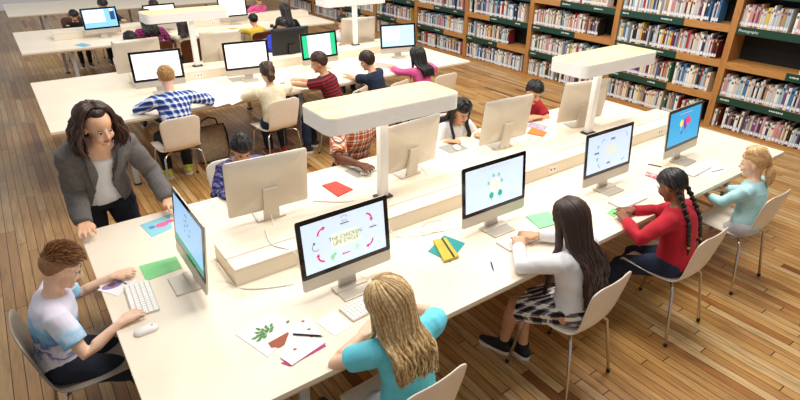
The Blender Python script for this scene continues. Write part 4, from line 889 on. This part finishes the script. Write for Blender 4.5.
# green strips: (start,end) as fractions from the left (larger y) end
STRIP={(0,3):(0,1),(0,2):(.45,1),(0,1):(0,1),(1,3):(0,.62),(1,2):(0,.62),(1,1):(0,.6),(2,3):(.35,1),(2,2):(0,.58),(2,1):(0,.55),(3,3):(.4,1),(3,2):(.4,1),(3,1):(0,.55),(4,2):(.38,1),(4,1):(0,.6),(5,1):(0,.55),(4,3):(.3,1),(5,2):(.4,1)}
def bookcase(i):
    y0,y1=YS[i],YS[i+1]; yc=(y0+y1)/2; w=y1-y0
    root=empty('bookcase',(BX+.16,yc,0),0,ORD[i]+', orange oak with green label strips','bookcase','oak bookcases along the right wall')
    for s in(-1,1):
        b=MB(); b.box((0,s*(w/2-.0205),1.13),(.32,.04,2.26),M_oak); b.build('side_panel',root)
    b=MB(); b.box((.15,0,1.13),(.016,w-.084,2.2),M_back); b.build('back_panel',root)
    b=MB(); b.box((-.0,0,2.28),(.33,w-.002,.03),M_oakh); b.build('top_board',root)
    for l,z in enumerate(LV):
        b=MB(); b.box((-.006,0,z-.0175),(.296,w-.084,.033),M_oakh); b.box((-.149,0,z-.045 if l else z-.018),(.02,w-.084,.086 if l else .034),M_oakh); sh_=b.build('shelf',root)
        if l and (i<7):
            a,e=STRIP.get((i,l),(0,.6)); ya=w/2-.045-(w-.09)*a; yb=w/2-.045-(w-.09)*e
            b=MB(); b.box((-.163,(ya+yb)/2,z-.043),(.007,abs(ya-yb),.09),M_green); st_=b.build('label_strip',sh_)
            X=Matrix(((0,0,-1,-.1672),(-1,0,0,0),(0,1,0,z-.043),(0,0,0,1)))
            if (i,l)==(0,3): text_ob('label_text','Photography',.045,M_ink,st_,Matrix.Translation((0,ya-.03,0))@X,align='LEFT')
            else:
                b=MB(); rg=random.Random(i*7+l)
                for y_ in (ya-.05,ya-(w-.09)*.42):
                    if y_<yb+.15: continue
                    b=MB()
                    for k_ in range(rg.randint(5,8)): b.box((-.1672,y_-k_*.02,z-.04),(.001,.013,rg.choice((.014,.02))),M_ink)
                    b.build('label_lettering',st_)
for i in range(len(YS)-1): bookcase(i)
BC=[('cream','E6DCC6'),('white','EDEBE6'),('pale grey','C4C6C8'),('red','A82A30'),('dark red','6A2028'),('navy','27345C'),('blue','3C74A8'),('black','1E1D20'),('green','3E6B50'),('yellow','D8B84A'),('tan','B08C64'),('purple','6E4A78'),('light blue','9FC3D2'),('pink','C98A90')]
CW=[9,13,8,3,2,3,3,4,2,2,4,2,6,3]
BM=[mat('book_'+n.replace(' ','_'),c,.55,nz=(c,5,1)) for n,c in BC]
PG=mat('book_pages','E9E2D0',.9); LBm=mat('spine_label','F0F2F6',.6); LBb=mat('spine_label_band','A9C4E0',.6)
def book_geo(mb,ci,t,h,d,M=None):
    m=BM[ci]; mb.box((.002,0,h/2),(d-.006,t-.004,h-.006),PG,M)
    mb.box((0,-t/2+.001,h/2),(d,.002,h),m,M); mb.box((0,t/2-.001,h/2),(d,.002,h),m,M)
    # rounded spine
    x=-d/2; P=[(x,-t/2),(x-.003,-t*.3),(x-.004,0),(x-.003,t*.3),(x,t/2),(x+.003,t/2),(x+.003,-t/2)]
    mb.prism(P,0,h,m,M)
    mb.box((x-.0042,0,.035),(.001,t*.86,.034),LBm,M)
    mb.box((x-.0042,0,.057),(.001,t*.86,.008),LBb,M)
    oc=BM[(ci*5+3)%14]; mb.box((x-.0041,0,h*.8),(.001,t*.6,h*.12),oc,M)
bproto={}
def bmesh_for(ci,t,h,d):
    key=(ci,t,h,d)
    if key not in bproto: mb=MB(); book_geo(mb,ci,t,h,d); bproto[key]=mb.mesh('book')
    return bproto[key]
allb=[]; rg=random.Random(42)
FILL={(0,2):(.62,1),(2,2):(0,.86),(3,1):(0,.72),(3,2):(0,.93),(2,1):(.0,.95),(1,2):(0,.97),(1,1):(0,.95)}
for i in range(len(YS)-1):
    for l,z in enumerate(LV):
        w=YS[i+1]-YS[i]-.1; a,e=FILL.get((i,l),(0,rg.uniform(.9,1))); y=YS[i+1]-.05-w*a; ye=YS[i+1]-.05-w*e
        if i==0 and l==2: a=.55; y=YS[1]-.05-w*.52
        base=rg.choice((.225,.245)); 
        while y>ye+.04:
            t=rg.choice((.014,.018,.018,.022,.026,.032,.04)); h=base+rg.choice((-.02,0,0,.02,.03,.05)); d=rg.choice((.15,.17)); ci=rg.choices(range(14),CW)[0]
            if i==0 and l==0 and rg.random()<.35: ci=rg.choice((3,4,5,11,10))
            tilt=rg.uniform(-.02,.02)*0
            if rg.random()<.05: y-=rg.uniform(.02,.06)
            allb.append([i,l,V((BX+.035+d/2,y-t/2,z+.0005)),ci,t,h,d]); y-=t+.0015
# rank by how large they show
Rt=R.transposed()
def vis(q):
    p=q[2]+V((-q[6]/2,0,q[5]/2)); c=Rt@(p-V((0,0,H)))
    if c.z>-.1: return 0
    u=400+F*c.x/-c.z; v=200-F*c.y/-c.z
    if not(-2<u<806 and -4<v<404) : return 0
    return q[4]*q[5]/c.length_squared*abs(p.x)/c.length
sc_=sorted(allb,key=vis,reverse=True)
LVN=['bottom shelf','second shelf up','third shelf up','fourth shelf up','top shelf']
for q in sc_[:300]:
    o=bpy.data.objects.new('book',bmesh_for(q[3],q[4],q[5],q[6])); C.objects.link(o); o.location=q[2]
    tag(o,'%s %s book on the %s of the %s'%({.014:'thin',.018:'thin',.022:'medium-thick',.026:'medium-thick',.032:'thick',.04:'thick'}[q[4]],BC[q[3]][0],LVN[q[1]],ORD_S[q[0]]),'book','books on the %s of the %s'%(LVN[q[1]],ORD_S[q[0]]))
mb=MB()
for q in sc_[300:]: book_geo(mb,q[3],q[4],q[5],q[6],Matrix.Translation(q[2]))
o=mb.build('books'); tag(o,'smaller and farther books filling the rest of the bookcases','books',None,'stuff')

# bag beneath the second table
bx=on(197,150,0.0); root=empty('shoulder_bag',(1.62,5.86,0),0,'tan canvas bag with black trim standing under the second table','bag')
b=MB(); rings=[]
for z,w,d in((.006,.15,.07),(.03,.17,.085),(.18,.165,.075),(.33,.155,.05),(.40,.15,.03)): rings.append([V((x,y,z)) for x,y in rrect(w*2,d*2,min(d,w)*.6,4)])
b.loft(rings,mat('bag_canvas','9C8870',.9,nz=('8C785F',30,1))); b.build('bag_body',root,True)
b=MB(); b.tube([(.15,-.01,.40),(.178,-.02,.28),(.172,-.03,.12),(.14,-.085,.03),(0,-.098,.02),(-.14,-.08,.02)],.012,M_dark,8); b.build('trim',root,True)
b=MB(); b.tube([(-.1,0,.39),(-.08,0,.47),(.0,.0,.50),(.08,0,.47),(.1,0,.39)],.009,M_dark,8); b.build('handle',root,True)

# ------------------------------------------------------------------ light
w=bpy.data.worlds.new('world'); S.world=w; w.use_nodes=True; bg=w.node_tree.nodes['Background']; bg.inputs[0].default_value=(1,.96,.92,1); bg.inputs[1].default_value=.38
def area(name,loc,rot,sx,sy,e,col):
    l=bpy.data.lights.new(name,'AREA'); l.shape='RECTANGLE'; l.size=sx; l.size_y=sy; l.energy=e; l.color=col
    o=bpy.data.objects.new(name,l); C.objects.link(o); o.location=loc; o.rotation_euler=rot; return o
for x,y,e_ in ((1.6,2.6,115),(4.2,2.4,130),(2.1,6.8,84),(4.2,6.8,110),(1.8,11,38),(4.2,11,60),(6.0,4.5,60)):
    area('ceiling_light',(x,y,4.6),(0,0,0),1.4,1.4,e_,(1,.95,.88))
area('window_light',(-3.8,13,2.6),(0,math.radians(-75),0),3.2,8,150,(.72,.85,1))

for p_ in PROTOS: drop(p_)
